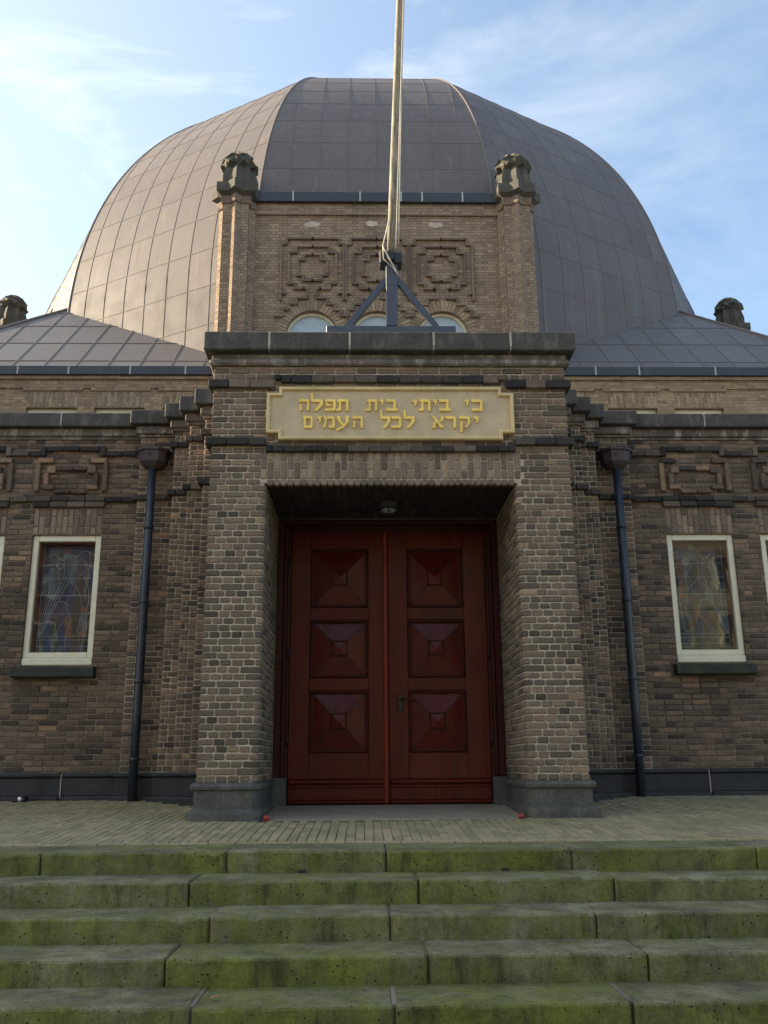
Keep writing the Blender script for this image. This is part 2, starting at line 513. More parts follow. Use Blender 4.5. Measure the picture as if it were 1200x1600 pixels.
def tablet_mat(name, col, stain):
    m, t, b = mk(name); v = obj_vec(t)
    c = mix(t, 1.0, col, ramp(t, noise(t, v, 5, 6, .7), [(0.3, .82), (0.7, 1.12)]), 'MULTIPLY')
    c = mix(t, ramp(t, noise(t, obj_vec(t, (1, 1, .6)), 3.6, 6, .75), [(0.62, 0.0), (0.8, stain)]), c, (.16, .08, .04))
    t.links.new(c, b.inputs['Base Color']); b.inputs['Roughness'].default_value = .75
    bump(t, b, noise(t, v, 90, 4), .25, .003)
    return m
M_TABLET = tablet_mat('sand stone tablet', (.54, .43, .27), .7)
M_TABRIM = tablet_mat('yellow stone rim', (.66, .51, .26), .4)
M_GILD = tablet_mat('yellow painted letters', (.95, .68, .17), .12)

def glass_mat(name, tint=(.9, .95, 1), rough=.02, ior=1.55):
    m = bpy.data.materials.new(name); m.use_nodes = True; t = m.node_tree; t.nodes.clear()
    o = nd(t, 'ShaderNodeOutputMaterial'); tr = nd(t, 'ShaderNodeBsdfTransparent'); gl = nd(t, 'ShaderNodeBsdfGlossy')
    gl.inputs['Roughness'].default_value = rough; tr.inputs['Color'].default_value = (tint[0], tint[1], tint[2], 1)
    fr = nd(t, 'ShaderNodeFresnel'); fr.inputs['IOR'].default_value = ior
    k = math_(t, 'ADD', math_(t, 'MULTIPLY', fr.outputs['Fac'], .95), .012)
    mxs = nd(t, 'ShaderNodeMixShader')
    t.links.new(k, mxs.inputs[0]); t.links.new(tr.outputs[0], mxs.inputs[1]); t.links.new(gl.outputs[0], mxs.inputs[2])
    b = nd(t, 'ShaderNodeBump'); b.inputs['Strength'].default_value = .04; b.inputs['Distance'].default_value = .02
    t.links.new(noise(t, obj_vec(t), 2.5, 2), b.inputs['Height']); t.links.new(b.outputs[0], gl.inputs['Normal'])
    t.links.new(mxs.outputs[0], o.inputs['Surface'])
    return m
M_GLASS = glass_mat('window glass')

def cathedral_glass():
    m, t, b = mk('pale cathedral glass'); v = obj_vec(t)
    c = mix(t, ramp(t, noise(t, v, 9, 6, .75), [(0.35, 0.0), (0.65, 1.0)]), (.30, .38, .43), (.42, .50, .54))
    t.links.new(c, b.inputs['Base Color']); b.inputs['Roughness'].default_value = .12
    b.inputs['Specular IOR Level'].default_value = 1.0
    bump(t, b, noise(t, v, 14, 5, .7), .25, .02)
    return m
M_CATH = cathedral_glass()

def stained_mat():
    m, t, b = mk('stained glass panes'); v = obj_vec(t)
    c = ramp(t, attr(t), [(0.0, (.010, .014, .028)), (.2, (.018, .032, .085)), (.35, (.028, .045, .050)), (.5, (.085, .040, .022)),
                          (.65, (.16, .075, .028)), (.78, (.030, .038, .020)), (.9, (.060, .11, .13)), (1.0, (.20, .155, .07))])
    c = mix(t, 1.0, c, ramp(t, noise(t, v, 14, 4), [(0.3, .9), (0.7, 2.3)]), 'MULTIPLY')
    t.links.new(c, b.inputs['Base Color']); b.inputs['Roughness'].default_value = .2
    bump(t, b, noise(t, v, 22, 3), .2, .006)
    return m
M_STAIN = stained_mat()

def far_brick(name, a, b_, mortar, bump_s=.5, soot=.3, ef=.35):
    """brick drawn on UV metres, for walls a good way off"""
    m, t, bs = mk(name)
    uv = nd(t, 'ShaderNodeUVMap'); uv.uv_map = 'wall'
    v = obj_vec(t)
    br = nd(t, 'ShaderNodeTexBrick', offset=.5, offset_frequency=2, squash=.5, squash_frequency=2)
    br.inputs['Color1'].default_value = (0, 0, 0, 1); br.inputs['Color2'].default_value = (1, 1, 1, 1)
    br.inputs['Mortar'].default_value = (.5, .5, .5, 1)
    br.inputs['Scale'].default_value = 1.0; br.inputs['Mortar Size'].default_value = .0055
    br.inputs['Mortar Smooth'].default_value = .3; br.inputs['Brick Width'].default_value = .22
    br.inputs['Row Height'].default_value = .065; br.inputs['Bias'].default_value = 0
    # a little waviness so courses are not ruled
    wv = nd(t, 'ShaderNodeVectorMath', operation='ADD')
    sc = nd(t, 'ShaderNodeVectorMath', operation='SCALE'); sc.inputs['Scale'].default_value = .012
    nn = nd(t, 'ShaderNodeTexNoise'); nn.inputs['Scale'].default_value = 2.2
    t.links.new(v, nn.inputs['Vector']); t.links.new(nn.outputs['Color'], sc.inputs[0])
    t.links.new(uv.outputs['UV'], wv.inputs[0]); t.links.new(sc.outputs[0], wv.inputs[1])
    t.links.new(wv.outputs[0], br.inputs['Vector'])
    c = ramp(t, br.outputs['Color'], [(0.0, tuple(x * .78 for x in a)), (.35, a), (.8, tuple((x + y) / 2 for x, y in zip(a, b_))), (1.0, b_)])
    c = mix(t, br.outputs['Fac'], c, mortar)
    c = mix(t, 1.0, c, ramp(t, noise(t, v, 22, 4, .7), [(0.25, .78), (0.75, 1.2)]), 'MULTIPLY')
    c = mix(t, ramp(t, noise(t, v, .9, 6, .68), [(0.45, 0.0), (0.75, soot)]), c, (.05, .045, .05))
    c = mix(t, ramp(t, noise(t, obj_vec(t, (.8, .8, 2.2)), 1.3, 6, .7), [(0.62, 0.0), (0.8, ef)]), c, (.42, .34, .28))
    t.links.new(c, bs.inputs['Base Color']); bs.inputs['Roughness'].default_value = .9
    bs.inputs['Specular IOR Level'].default_value = .2
    bump(t, bs, math_(t, 'SUBTRACT', noise(t, v, 40, 3), math_(t, 'MULTIPLY', br.outputs['Fac'], 1.4)), bump_s, .008)
    return m
M_TOWER = far_brick('gable brick', (.30, .215, .150), (.40, .295, .195), (.145, .110, .085), soot=.35)
M_UPPER = far_brick('upper wall brick', (.31, .215, .130), (.43, .305, .180), (.22, .175, .125), soot=.12)
M_HOUSE = far_brick('house brick', (.20, .09, .06), (.28, .14, .09), (.25, .22, .19))
M_TILE = plain('roof tiles', (.12, .06, .045), .8, .3, 0, 12, .3, .4)
M_BAND = plain('cream stucco', (.62, .52, .32), .7, .3, 0, 6, .12)
M_STUC = plain('warm stucco', (.50, .40, .24), .8, .3, 0, 4, .15)
M_HGLASS = plain('house window glass', (.02, .025, .03), .05, .9)
M_ORN = brick_mat('ornament brick', [(0, (.15, .112, .088)), (.5, (.20, .150, .112)), (1, (.27, .20, .145))], soot=.35, soot_scale=1.5, efflor=.15)
M_RELIEF = far_brick('relief brick', (.205, .150, .112), (.30, .22, .155), (.16, .125, .10), .4, .45, .2)

# ------------------------------------------------------------------ brick laying
JT = .0125
COURSE = .065

def lay_brick(mb, o, uv, nv, u0, u1, z0, z1, depth, tone, rng, rl=0.0, rr=0.0, flip=False, e=.006):
    """one brick in the plane through o with along-vector uv and outward normal nv; d grows inward"""
    f = rng.uniform(-.0022, .0022)
    rl = min(rl, (u1 - u0) * .6); rr = min(rr, (u1 - u0) * .6)
    pl = []
    def arc(cu, cd, r, a0, a1, n=4):
        for k in range(n + 1):
            a = a0 + (a1 - a0) * k / n
            pl.append((cu + r * math.cos(a), cd + r * math.sin(a)))
    pl.append((u0, depth))
    if rl: arc(u0 + rl, f + rl, rl, math.pi, 1.5 * math.pi)
    else: pl += [(u0, f + e), (u0 + e, f)]
    if rr: arc(u1 - rr, f + rr, rr, 1.5 * math.pi, 2 * math.pi)
    else: pl += [(u1 - e, f), (u1, f + e)]
    pl.append((u1, depth))
    uc = (u0 + u1) / 2
    def ring(i, z):
        r = []
        for (u, d) in pl:
            uu = u + (i if u < uc else -i) if i else u
            dd = d + i if (i and d < depth) else d
            uu += rng.uniform(-.0022, .0022)
            r.append((o[0] + uv[0] * uu - nv[0] * dd, o[1] + uv[1] * uu - nv[1] * dd, z + rng.uniform(-.0016, .0016)))
        return r
    j0, j1 = rng.uniform(-.003, .002), rng.uniform(-.002, .003); e = e * rng.uniform(.7, 1.8)
    rs = [ring(e * .8, z0 + j0), ring(0, z0 + e + j0), ring(0, z1 - e + j1), ring(e * .8, z1 + j1)]
    n = len(pl); b = len(mb.v)
    for r in rs: mb.v += r
    for k in range(3):
        for i in range(n - 1):
            q = (b + k * n + i, b + k * n + i + 1, b + (k + 1) * n + i + 1, b + (k + 1) * n + i)
            mb.face(q[::-1] if flip else q, tone)
    bot = [b + i for i in range(n)]; topf = [b + 3 * n + i for i in range(n)]
    mb.face(bot if flip else bot[::-1], tone); mb.face(topf[::-1] if flip else topf, tone)

def splits(kind, L, k, rng):
    """joint positions (brick ends) along a course of length L, brick sizes include one joint"""
    s, h = .213, .1065
    out = []; x = 0.0
    if kind == 'header' or (kind == 'pier' and k % 2 == 0):
        seq = [h * .98] * 200 if k % 4 else [h * .62] + [h] * 200
        if kind == 'pier': seq = [h * (.6 if k % 4 == 0 else .8)] + [h] * 200
    elif kind == 'pier':
        seq = [h * 1.35] + [rng.choice((s, s, h, h)) for _ in range(200)]
    elif kind == 'stretch':
        seq = [s * (1.0 if k % 2 else .5)] + [rng.choice((s, s, s, s, h)) + rng.uniform(0, .012) for _ in range(400)]
    else:  # cross
        seq = [h if k % 2 else s * .75] + [(h if (k % 2 and rng.random() < .75) else s) for _ in range(400)]
    res = []
    for w in seq:
        w += rng.uniform(-.004, .004)
        nx = x + w
        if nx > L - .055: nx = L
        res.append((x, nx)); x = nx
        if x >= L: break
    return res

def lay_wall(mb, o, uv, L, nv, z0, z1, kind='pier', holes=(), rl=0.0, rr=0.0, startL=None, startR=None, cornL=False, cornR=False,
             seed=1, tone=lambda r, x, z: r.random(), course=COURSE):
    rng = random.Random(seed)
    flip = (uv[0] * nv[1] - uv[1] * nv[0]) > 0
    n = int(round((z1 - z0) / course)); ch = (z1 - z0) / n
    for k in range(n):
        za, zb = z0 + k * ch + JT / 2, z0 + (k + 1) * ch - JT / 2
        a = startL[k % 2] if startL else 0.0
        b = L - (startR[k % 2] if startR else 0.0)
        sp = splits(kind, b - a, k, rng)
        for i, (p, q) in enumerate(sp):
            p += a; q += a
            segs = [(p, q)]
            for (h0, h1, hz0, hz1) in holes:
                if zb > hz0 + .012 and za < hz1 - .012:
                    ns = []
                    for (m0, m1) in segs:
                        if m1 <= h0 or m0 >= h1: ns.append((m0, m1)); continue
                        if m0 < h0: ns.append((m0, h0 + JT / 2))
                        if m1 > h1: ns.append((h1 - JT / 2, m1))
                    segs = ns
            for (m0, m1) in segs:
                lo = m0 + (JT / 2 if not (i == 0 and cornL and m0 == p) else 0)
                hi = m1 - (JT / 2 if not (i == len(sp) - 1 and cornR and m1 == q) else 0)
                if hi - lo < .03: continue
                cl = i == 0 and cornL and m0 == p; cr = i == len(sp) - 1 and cornR and m1 == q
                d = (.10 if k % 2 == 0 else .20) if (cl or cr) else .045
                lay_brick(mb, o, uv, nv, lo, hi, za, zb, d, tone(rng, lo, za), rng, rl if cl else 0, rr if cr else 0, flip)

def soldiers(mb, x0, x1, z0, z1, y, rng, proud=.0, w=.066):
    n = int(round((x1 - x0) / w)); w = (x1 - x0) / n
    h = z1 - z0; lo = .095 if h < .36 else .12
    for i in range(n):
        a, b = x0 + i * w + JT / 2, x0 + (i + 1) * w - JT / 2
        zs = h - lo if i % 2 else lo
        zs += rng.uniform(-.006, .006)
        for (p, q) in ((z0 + JT / 2, z0 + zs - JT / 2), (z0 + zs + JT / 2, z1 - JT / 2)):
            f = rng.uniform(-.0025, .0025)
            mb.bbox((a, y - proud + f, p), (b, y + .06, q), .006, rng.random())

BACK = (.10 + JT, .20 + JT)

# ------------------------------------------------------------------ ground, terrace, steps
mb = MB()
mb.poly([(-400, -400, -1.20), (400, -400, -1.20), (400, 400, -1.20), (-400, 400, -1.20)])
structure('ground', mb, plain('street paving', (.20, .18, .15), .9, .3, 0, 3, .25))

def gz(y): return -.0485 * (2.25 - y)
TX = 11.0
rng = random.Random(5)
mb = MB()
mb.rings([[(-TX, -1.56, gz(-1.56) - .012), (TX, -1.56, gz(-1.56) - .012), (TX, 8.0, .267), (-TX, 8.0, .267)],
          ][::1] + [[(-TX, -1.56, -1.3), (TX, -1.56, -1.3), (TX, 8.0, -1.3), (-TX, 8.0, -1.3)]][::1])
structure('terrace_base', mb, M_SAND)
# pavers: long side runs towards the building, rows staggered
mb = MB()
pw, pl_ = .072, .205
nx = int(2 * 6.6 / pw)
for i in range(nx):
    x = -6.6 + i * pw
    off = (i % 2) * pl_ / 2 + rng.uniform(-.012, .012)
    y = -1.46 - off
    while y < 2.34:
        ya, yb = max(y, -1.46) + .004, min(y + pl_, 2.34) - .004
        y += pl_
        if yb - ya < .03: continue
        if abs(x + pw / 2) < 1.2 and yb > .0 :
            continue
        dz = rng.uniform(-.0015, .0018) + .006 * math.sin(x * 1.7 + ya * 2.1)
        tlt = rng.uniform(-.0012, .0012)
        g = .0035 + rng.uniform(0, .0015)
        xa, xb = x + .0012, x + pw - .0012
        b = len(mb.v)
        for (px, py, dd) in ((xa, ya, -.010), (xb, ya, -.010), (xb, yb, -.010), (xa, yb, -.010)):
            mb.v.append((px, py, gz(py) + dd))
        for (px, py) in ((xa + g, ya + g), (xb - g, ya + g), (xb - g, yb - g), (xa + g, yb - g)):
            mb.v.append((px, py, gz(py) + dz + (tlt if px > x + pw / 2 else -tlt)))
        t = rng.random()
        for q in ((4, 5, 6, 7), (0, 1, 5, 4), (1, 2, 6, 5), (2, 3, 7, 6), (3, 0, 4, 7)):
            mb.face([b + k for k in q], t)
# edge course along the step, laid lengthwise
x = -6.6
while x < 6.6:
    L = .2
    mb.bbox((x + .004, -1.535, gz(-1.5) - .03), (x + L - .004, -1.468, gz(-1.5) + .002 + rng.uniform(-.003, .003)), .004, .7 + .3 * rng.random())
    x += L
structure('brick_terrace', mb, M_PAVER)
mb = MB()
xa, xb = -1.2, 1.2
mb.rings([[(xa, .02, gz(.02) + o), (xb, .02, gz(.02) + o), (xb, 1.36, gz(1.36) + o), (xa, 1.36, gz(1.36) + o)] for o in (-.03, .003)])
structure('entrance_slab', mb, M_SLAB)

stair = thing('stone_staircase', 'wide mossy green stone staircase of low steps below the brick terrace', 'staircase', (0, -3.2, -1.2))
JOINTS = [[-3.65, -2.41, -1.18, -.12, 1.12, 2.37, 3.6], [-2.75, -1.35, .07, 1.29, 2.65], [-2.5, -1.15, -.12, 1.07, 2.4], [-2.7, -1.31, .07, 1.24, 2.6],
          [-2.4, -1.10, -.12, 1.03, 2.3], [-2.6, -1.3, .05, 1.3, 2.6], [-2.4, -1.1, -.1, 1.1, 2.4]]
rng = random.Random(11)
STEP_Y0, TREAD, RISE, Z0 = -2.13, .407, .14, -.19
for k in range(7):
    yf = STEP_Y0 - TREAD * k
    yb = -1.56 if k == 0 else yf + TREAD + .10
    zt = Z0 - RISE * k; zb = zt - RISE - .03
    mb = MB()
    js = [-9.0 if k % 2 else -8.2] + [-6.3, -4.95] + JOINTS[k] + [4.9, 6.2] + [9.0 if k % 2 else 8.2]
    for a, b in zip(js[:-1], js[1:]):
        g0, g1 = rng.uniform(.003, .009), rng.uniform(.003, .009)
        dy, dz = rng.uniform(-.008, .008), rng.uniform(-.005, .005)
        xs = [a + g0, a + g0 + .012] + [a + (b - a) * t for t in [i / 16 for i in range(1, 16)]] + [b - g1 - .012, b - g1]
        r = .016
        rs = []
        wv = rng.uniform(0, 9)
        for i, x in enumerate(xs):
            ed = .008 if i in (0, len(xs) - 1) else 0
            w1 = .0025 * math.sin(x * 3 + wv) + rng.uniform(-.0012, .0012)
            chip = rng.uniform(.004, .013) if rng.random() < .08 else 0
            Y, Z = yf + dy + w1 + ed, zt + dz + .0015 * math.sin(x * 2.1 + wv) - ed
            ring = [(Y + .012, zb), (Y + .004, zt - RISE * .55), (Y, Z - r - chip), (Y + r * .3 + chip * .6, Z - r * .3 - chip * .4), (Y + r + chip, Z), (Y + .2, Z + rng.uniform(-.0015, .0015))]
            ring += [(yb, Z), (yb, zb)]
            rs.append([(x, q[0], q[1]) for q in ring])
        mb.rings(rs, rng.random())
    # mortar behind the joints
    st = link('step', mb, M_STEP, stair)
    mb2 = MB()
    for j in JOINTS[k]:
        mb2.box((j - .012, yf + .035, zb), (j + .012, yb - .05, zt - .012 + (.008 if rng.random() < .5 else 0)), .5)
    pieces('joint_filler', mb2, M_SAND if k % 2 else M_MORTARD, st)
mb = MB()
for x in (-.68, .67):
    mb.box((x - .022, STEP_Y0 - .0125, Z0 - RISE + .004), (x + .022, STEP_Y0 + .01, Z0 - RISE + .026))
pieces('drain_hole', mb, M_BLACK, stair)

# ------------------------------------------------------------------ the building
SYN = thing('synagogue', 'brown brick domed synagogue with a square entrance portal and gold Hebrew tablet', 'building', (0, 2, 0))

# ---- portal
PX, OX, SOFF, PTOP = 1.78, 1.22, 3.01, 4.32
DOORY = 1.33
core = MB()
m = .010
for sg in (-1, 1):
    core.box((sg * (PX - m), m, -.2), (sg * (OX + .058), 1.9, SOFF + .0215), .5)
    core.box((sg * (OX + .0585), .058, -.2), (sg * (OX + m), 1.88, SOFF + .0213), .5)
for sg in (-1, 1):
    core.tube([(sg * (OX + .0555), .0555, .19), (sg * (OX + .0555), .0555, SOFF + .02)], .0455, 16)
core.box((-PX + m, m, SOFF + .022), (PX - m, 1.9, 4.36), .5)
portal = link('portal', core, M_MORTAR, SYN)
br = MB()
def pier_tone(r, x, z): return min(1, max(0, r.gauss(.42, .20)))
zt = .21
for sg in (-1, 1):
    lay_wall(br, (sg * PX, 0), (-sg, 0), PX - OX, (0, -1), zt, SOFF, 'pier', cornL=True, cornR=True, rr=.055, seed=20 + sg, tone=pier_tone)
    lay_wall(br, (sg * OX, 0), (0, 1), DOORY, (-sg, 0), zt, SOFF, 'stretch', startL=BACK, seed=30 + sg, tone=pier_tone)
    lay_wall(br, (sg * PX, 0), (0, 1), 1.6, (sg, 0), zt, 4.26, 'cross', startL=BACK, seed=40 + sg, tone=pier_tone)
lay_wall(br, (-PX, 0), (1, 0), 2 * PX, (0, -1), SOFF, 4.25, 'cross', holes=[(PX - 1.285, PX + 1.285, SOFF, 3.35)], cornL=True, cornR=True, seed=51, tone=pier_tone)
# soffit of the opening: brick on edge seen from below
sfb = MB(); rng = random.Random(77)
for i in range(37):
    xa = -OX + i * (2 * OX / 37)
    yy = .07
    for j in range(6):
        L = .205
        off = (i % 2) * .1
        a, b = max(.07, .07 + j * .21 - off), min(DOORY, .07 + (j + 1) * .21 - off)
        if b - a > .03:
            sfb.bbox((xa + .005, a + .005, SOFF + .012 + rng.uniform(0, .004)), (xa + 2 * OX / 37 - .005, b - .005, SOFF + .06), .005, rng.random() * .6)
link('brickwork', br, M_PIER, portal)
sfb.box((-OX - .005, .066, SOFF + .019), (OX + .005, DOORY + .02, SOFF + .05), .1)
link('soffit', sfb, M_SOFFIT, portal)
s = MB(); rng = random.Random(78)
soldiers(s, -1.285, 1.285, 3.07, 3.35, -.002, rng)
for i in range(39):
    w = 2.57 / 39; xa = -1.285 + i * w
    if abs(xa + w / 2) < OX + .01:
        s.bbox((xa + .005, -.004 + rng.uniform(-.003, .003), SOFF - .004), (xa + w - .005, .064, 3.064), .007, rng.random() * .7)
link('lintel', s, M_SOLD, portal, 'soldier course lintel of upright bricks')
# belts on the portal
def belt(mb, x0, x1, z0, z1, yf, yb, rng, step=.213, off=0.0):
    x = x0; i = 0
    while x < x1 - 1e-6:
        w = step * (off if (i == 0 and off) else 1) + rng.uniform(-.01, .01)
        q = min(x + w, x1)
        if x1 - q < .06: q = x1
        mb.bbox((x + .003, yf + rng.uniform(-.003, .003), z0 + rng.uniform(-.002, .002)), (q - .003, yb, z1 + rng.uniform(-.002, .002)), .008, rng.random())
        x = q; i += 1
bl = MB(); rng = random.Random(80)
for sg in (-1, 1):
    a, b = sorted((sg * 1.83, sg * 1.165)); belt(bl, a, b, 4.02, 4.105, -.055, .0, rng)
    a, b = sorted((sg * 1.83, sg * 1.235)); belt(bl, a, b, 3.41, 3.485, -.055, .0, rng)
    # side returns
    for z in (4.02, 3.41):
        y = .0
        while y < 1.5:
            bl.bbox((sg * PX, y + .003, z + .002), (sg * 1.828, y + .21, z + .08), .008, rng.random()); y += .213
    bl.bbox((sg * 1.165, -.05, 4.107), (sg * 1.10, 0, 4.16), .006)
    bl.bbox((sg * 1.235, -.05, 3.345), (sg * 1.17, 0, 3.408), .006)
belt(bl, -1.10, 1.10, 4.075, 4.155, -.048, .0, rng, .213, .5)
belt(bl, -1.17, 1.17, 3.342, 3.402, -.048, .0, rng, .213, .5)
pieces('belt_course', bl, M_DARKB, portal, 'sooty projecting brick band')
# moulding and coping
mo = MB()
mo.bbox((-1.83, -.055, 4.262), (1.83, 1.72, 4.335), .02, .5)
mo.bbox((-1.805, -.025, 4.338), (1.805, 1.70, 4.392), .01, .2)
pieces('moulding', mo, M_MOLD, portal)
cp = MB(); rng = random.Random(81); jc = [-1.885, -1.22, -.41, .44, 1.22, 1.885]
for a, b in zip(jc[:-1], jc[1:]):
    cp.bbox((a + .006, -.13 + rng.uniform(-.004, .004), 4.393), (b - .006, .30, 4.593 + rng.uniform(-.003, .003)), .012, rng.random())
    cp.bbox((a + .006, .305, 4.393), (b - .006, 1.9, 4.59), .012, rng.random())
cpo = link('coping', cp, M_COPING, portal)
jn = MB()
for j in jc[1:-1]:
    jn.box((j - .0075, -.122, 4.40), (j + .0075, 1.8, 4.586), .5)
    jn.box((j - .010, -.131, 4.42 + random.random() * .02), (j + .012, -.119, 4.588), .5)
pieces('mortar_joint', jn, M_JOINT, portal)
# pier plinths
def plinth_ring(sg, o, z):
    """outline around one pier, offset o outward"""
    pts = [(PX + o, 1.55), (PX + o, -o), (OX + .05, -o), (OX - o * .7 + .015, -o + .055), (OX - o * .7, -o + .10), (OX - o * .7, DOORY - .10), (OX + .08, DOORY - .10), (OX + .08, 1.55)]
    pts = [(sg * x, y, z) for x, y in pts]
    return pts if sg < 0 else pts[::-1]
for sg in (-1, 1):
    prof = [(.012, .215), (.035, .205), (.046, .18), (.040, .155), (.012, .145), (.010, -.005), (.030, -.012), (.062, -.03), (.066, -.05), (.068, -.25)]
    pp = MB(); pp.rings([plinth_ring(sg, o, z) for o, z in prof][::-1], .5)
    link('plinth', pp, M_PLINTH, portal)
for sg in (-1, 1):
    dp = MB(); dp.bbox((sg * 1.235, DOORY - .07, -.06), (sg * 1.075, DOORY + .1, .235), .006)
    link('doorpost_block', dp, M_PLINTH, portal)

# ---- door
DZ0, DZ1 = -.03, 2.87
door = MB(); Y = DOORY
# frame: posts and head
for sg in (-1, 1):
    door.bbox((sg * 1.22, Y, .235), (sg * 1.15, Y + .1, SOFF), .006, .3)
    door.bbox((sg * 1.15, Y + .015, .235), (sg * 1.105, Y + .1, 2.93), .012, .5)
    door.bbox((sg * 1.105, Y + .035, -.045), (sg * 1.072, Y + .12, 2.90), .004, .2)
door.bbox((-1.15, Y + .003, 2.95), (1.15, Y + .1, SOFF), .006, .4)
door.bbox((-1.105, Y + .018, 2.90), (1.105, Y + .1, 2.948), .012, .3)
door.bbox((-1.07, Y + .037, 2.86), (1.07, Y + .12, 2.898), .006, .2)
dframe = link('door_frame', door, M_DOORF, SYN)
bk_ = MB(); bk_.box((-1.2, Y + .125, -.1), (1.2, Y + .16, SOFF), .5)  # unseen backing added to block light in the gap between the leaves
link('door_backing', bk_, M_PATCHD, dframe)
def make_leaf(x0, x1):
    d = MB(); yf = Y + .045
    pa, pb = (x0 + .215, x0 + .848) if x0 < -.5 else (x0 + .205, x0 + .825)
    rows = [(2.02, 2.68), (1.26, 1.89), (.48, 1.13)]
    zs = [DZ0, .14, .48, 1.13, 1.26, 1.89, 2.02, 2.68, DZ1]
    d.box((x0, yf + .03, DZ0), (x1, yf + .06, DZ1), .3)
    # stiles and rails
    d.bbox((x0, yf, .22), (pa - .001, yf + .03, DZ1), .003, .45); d.bbox((pb + .001, yf, .22), (x1, yf + .03, DZ1), .003, .55)
    for (a, b) in ((.22, .48), (1.13, 1.26), (1.89, 2.02), (2.68, DZ1)):
        d.bbox((pa, yf + .0005, a), (pb, yf + .03, b), .003, random.random())
    # kick board and its mouldings
    d.bbox((x0 + .01, yf + .004, DZ0 + .04), (x1 - .01, yf + .03, .13), .003, .4)
    d.bbox((x0, yf - .022, .165), (x1, yf + .03, .218), .016, .6)
    d.bbox((x0, yf - .008, .128), (x1, yf + .03, .160), .008, .3)
    d.bbox((x0, yf - .014, DZ0), (x1, yf + .03, DZ0 + .038), .010, .3)
    leaf = link('door_leaf', d, M_DOOR, SYN)
    for (a, b) in rows:
        p = MB()
        # moulded rim, mitres and boss edge; groove shade put into dark wood
        e = MB()
        pa2, pb2, a2, b2 = pa + .004, pb - .004, a + .004, b - .004
        for (ax, az, bx, bz) in ((pa2, a2, pb2, a2 + .026), (pa2, b2 - .026, pb2, b2), (pa2, a2 + .026, pa2 + .026, b2 - .026), (pb2 - .026, a2 + .026, pb2, b2 - .026)):
            e.bbox((ax, yf - .016, az), (bx, yf + .03, bz), .011, .9)
        i0, i1, k0, k1 = pa2 + .036, pb2 - .036, a2 + .036, b2 - .036
        cx, cz = (i0 + i1) / 2, (k0 + k1) / 2; h = .088
        o = [(i0, yf + .027, k0), (i1, yf + .027, k0), (i1, yf + .027, k1), (i0, yf + .027, k1)]
        n = [(cx - h, yf - .004, cz - h), (cx + h, yf - .004, cz - h), (cx + h, yf - .004, cz + h), (cx - h, yf - .004, cz + h)]
        tn = (.75, .65, .55, .45)
        for q in range(4):
            r = (q + 1) % 4
            p.poly([o[q], o[r], n[r], n[q]], tn[q])
            A, B = Vector(o[q]), Vector(n[q])
            e.bar(A + Vector((0, -.001, 0)), B + Vector((0, -.001, 0)), .014, .010, .3)
        for (ax, az, bx, bz) in ((cx - h, cz - h, cx + h, cz - h + .015), (cx - h, cz + h - .015, cx + h, cz + h), (cx - h, cz - h + .015, cx - h + .015, cz + h - .015), (cx + h - .015, cz - h + .015, cx + h, cz + h - .015)):
            e.bbox((ax, yf - .012, az), (bx, yf + .0, bz), .005, .3)
        h3 = h - .018
        q0 = [(cx - h3, yf - .012, cz - h3), (cx + h3, yf - .012, cz - h3), (cx + h3, yf - .012, cz + h3), (cx - h3, yf - .012, cz + h3)]
        ap = (cx, yf - .026, cz)
        for q in range(4): p.poly([q0[q], q0[(q + 1) % 4], ap], (.9, .85, .8, .75)[q])
        for q in range(4):
            A, B = q0[q], q0[(q + 1) % 4]
            p.poly([(A[0], yf + .005, A[2]), (B[0], yf + .005, B[2]), B, A], .3)
        link('door_panel', p, M_DOOR, leaf)
        link('panel_moulding', e, M_DOORF, leaf)
    return leaf
random.seed(3)
lf1 = make_leaf(-1.068, -.0035)
lf2 = make_leaf(.0, 1.068)
a = MB()
a.bbox((-.062, Y + .012, DZ0), (-.006, Y + .09, DZ1), .012, .95)
link('astragal', a, M_DOORL, lf1)
hd = MB()
hd.bbox((.092, Y + .030, .90), (.150, Y + .046, 1.08), .006)
hd.tube([(.121, Y + .032, 1.035), (.121, Y - .03, 1.035)], .011, 8)
hd.tube([(.121, Y - .028, 1.035), (.18, Y - .032, 1.037), (.245, Y - .030, 1.026), (.262, Y - .025, 1.014)], [.011, .010, .009, .008], 8)
hd.tube([(.121, Y + .034, .945), (.121, Y + .022, .945)], .012, 8)
link('handle', hd, M_HANDLE, lf2)
for sg in (-1, 1):
    for z in (.55, 1.45, 2.45):
        hg = MB(); hg.tube([(sg * 1.080, Y + .03, z), (sg * 1.080, Y + .03, z + .13)], .012, 8)
        link('hinge', hg, M_HANDLE, dframe)

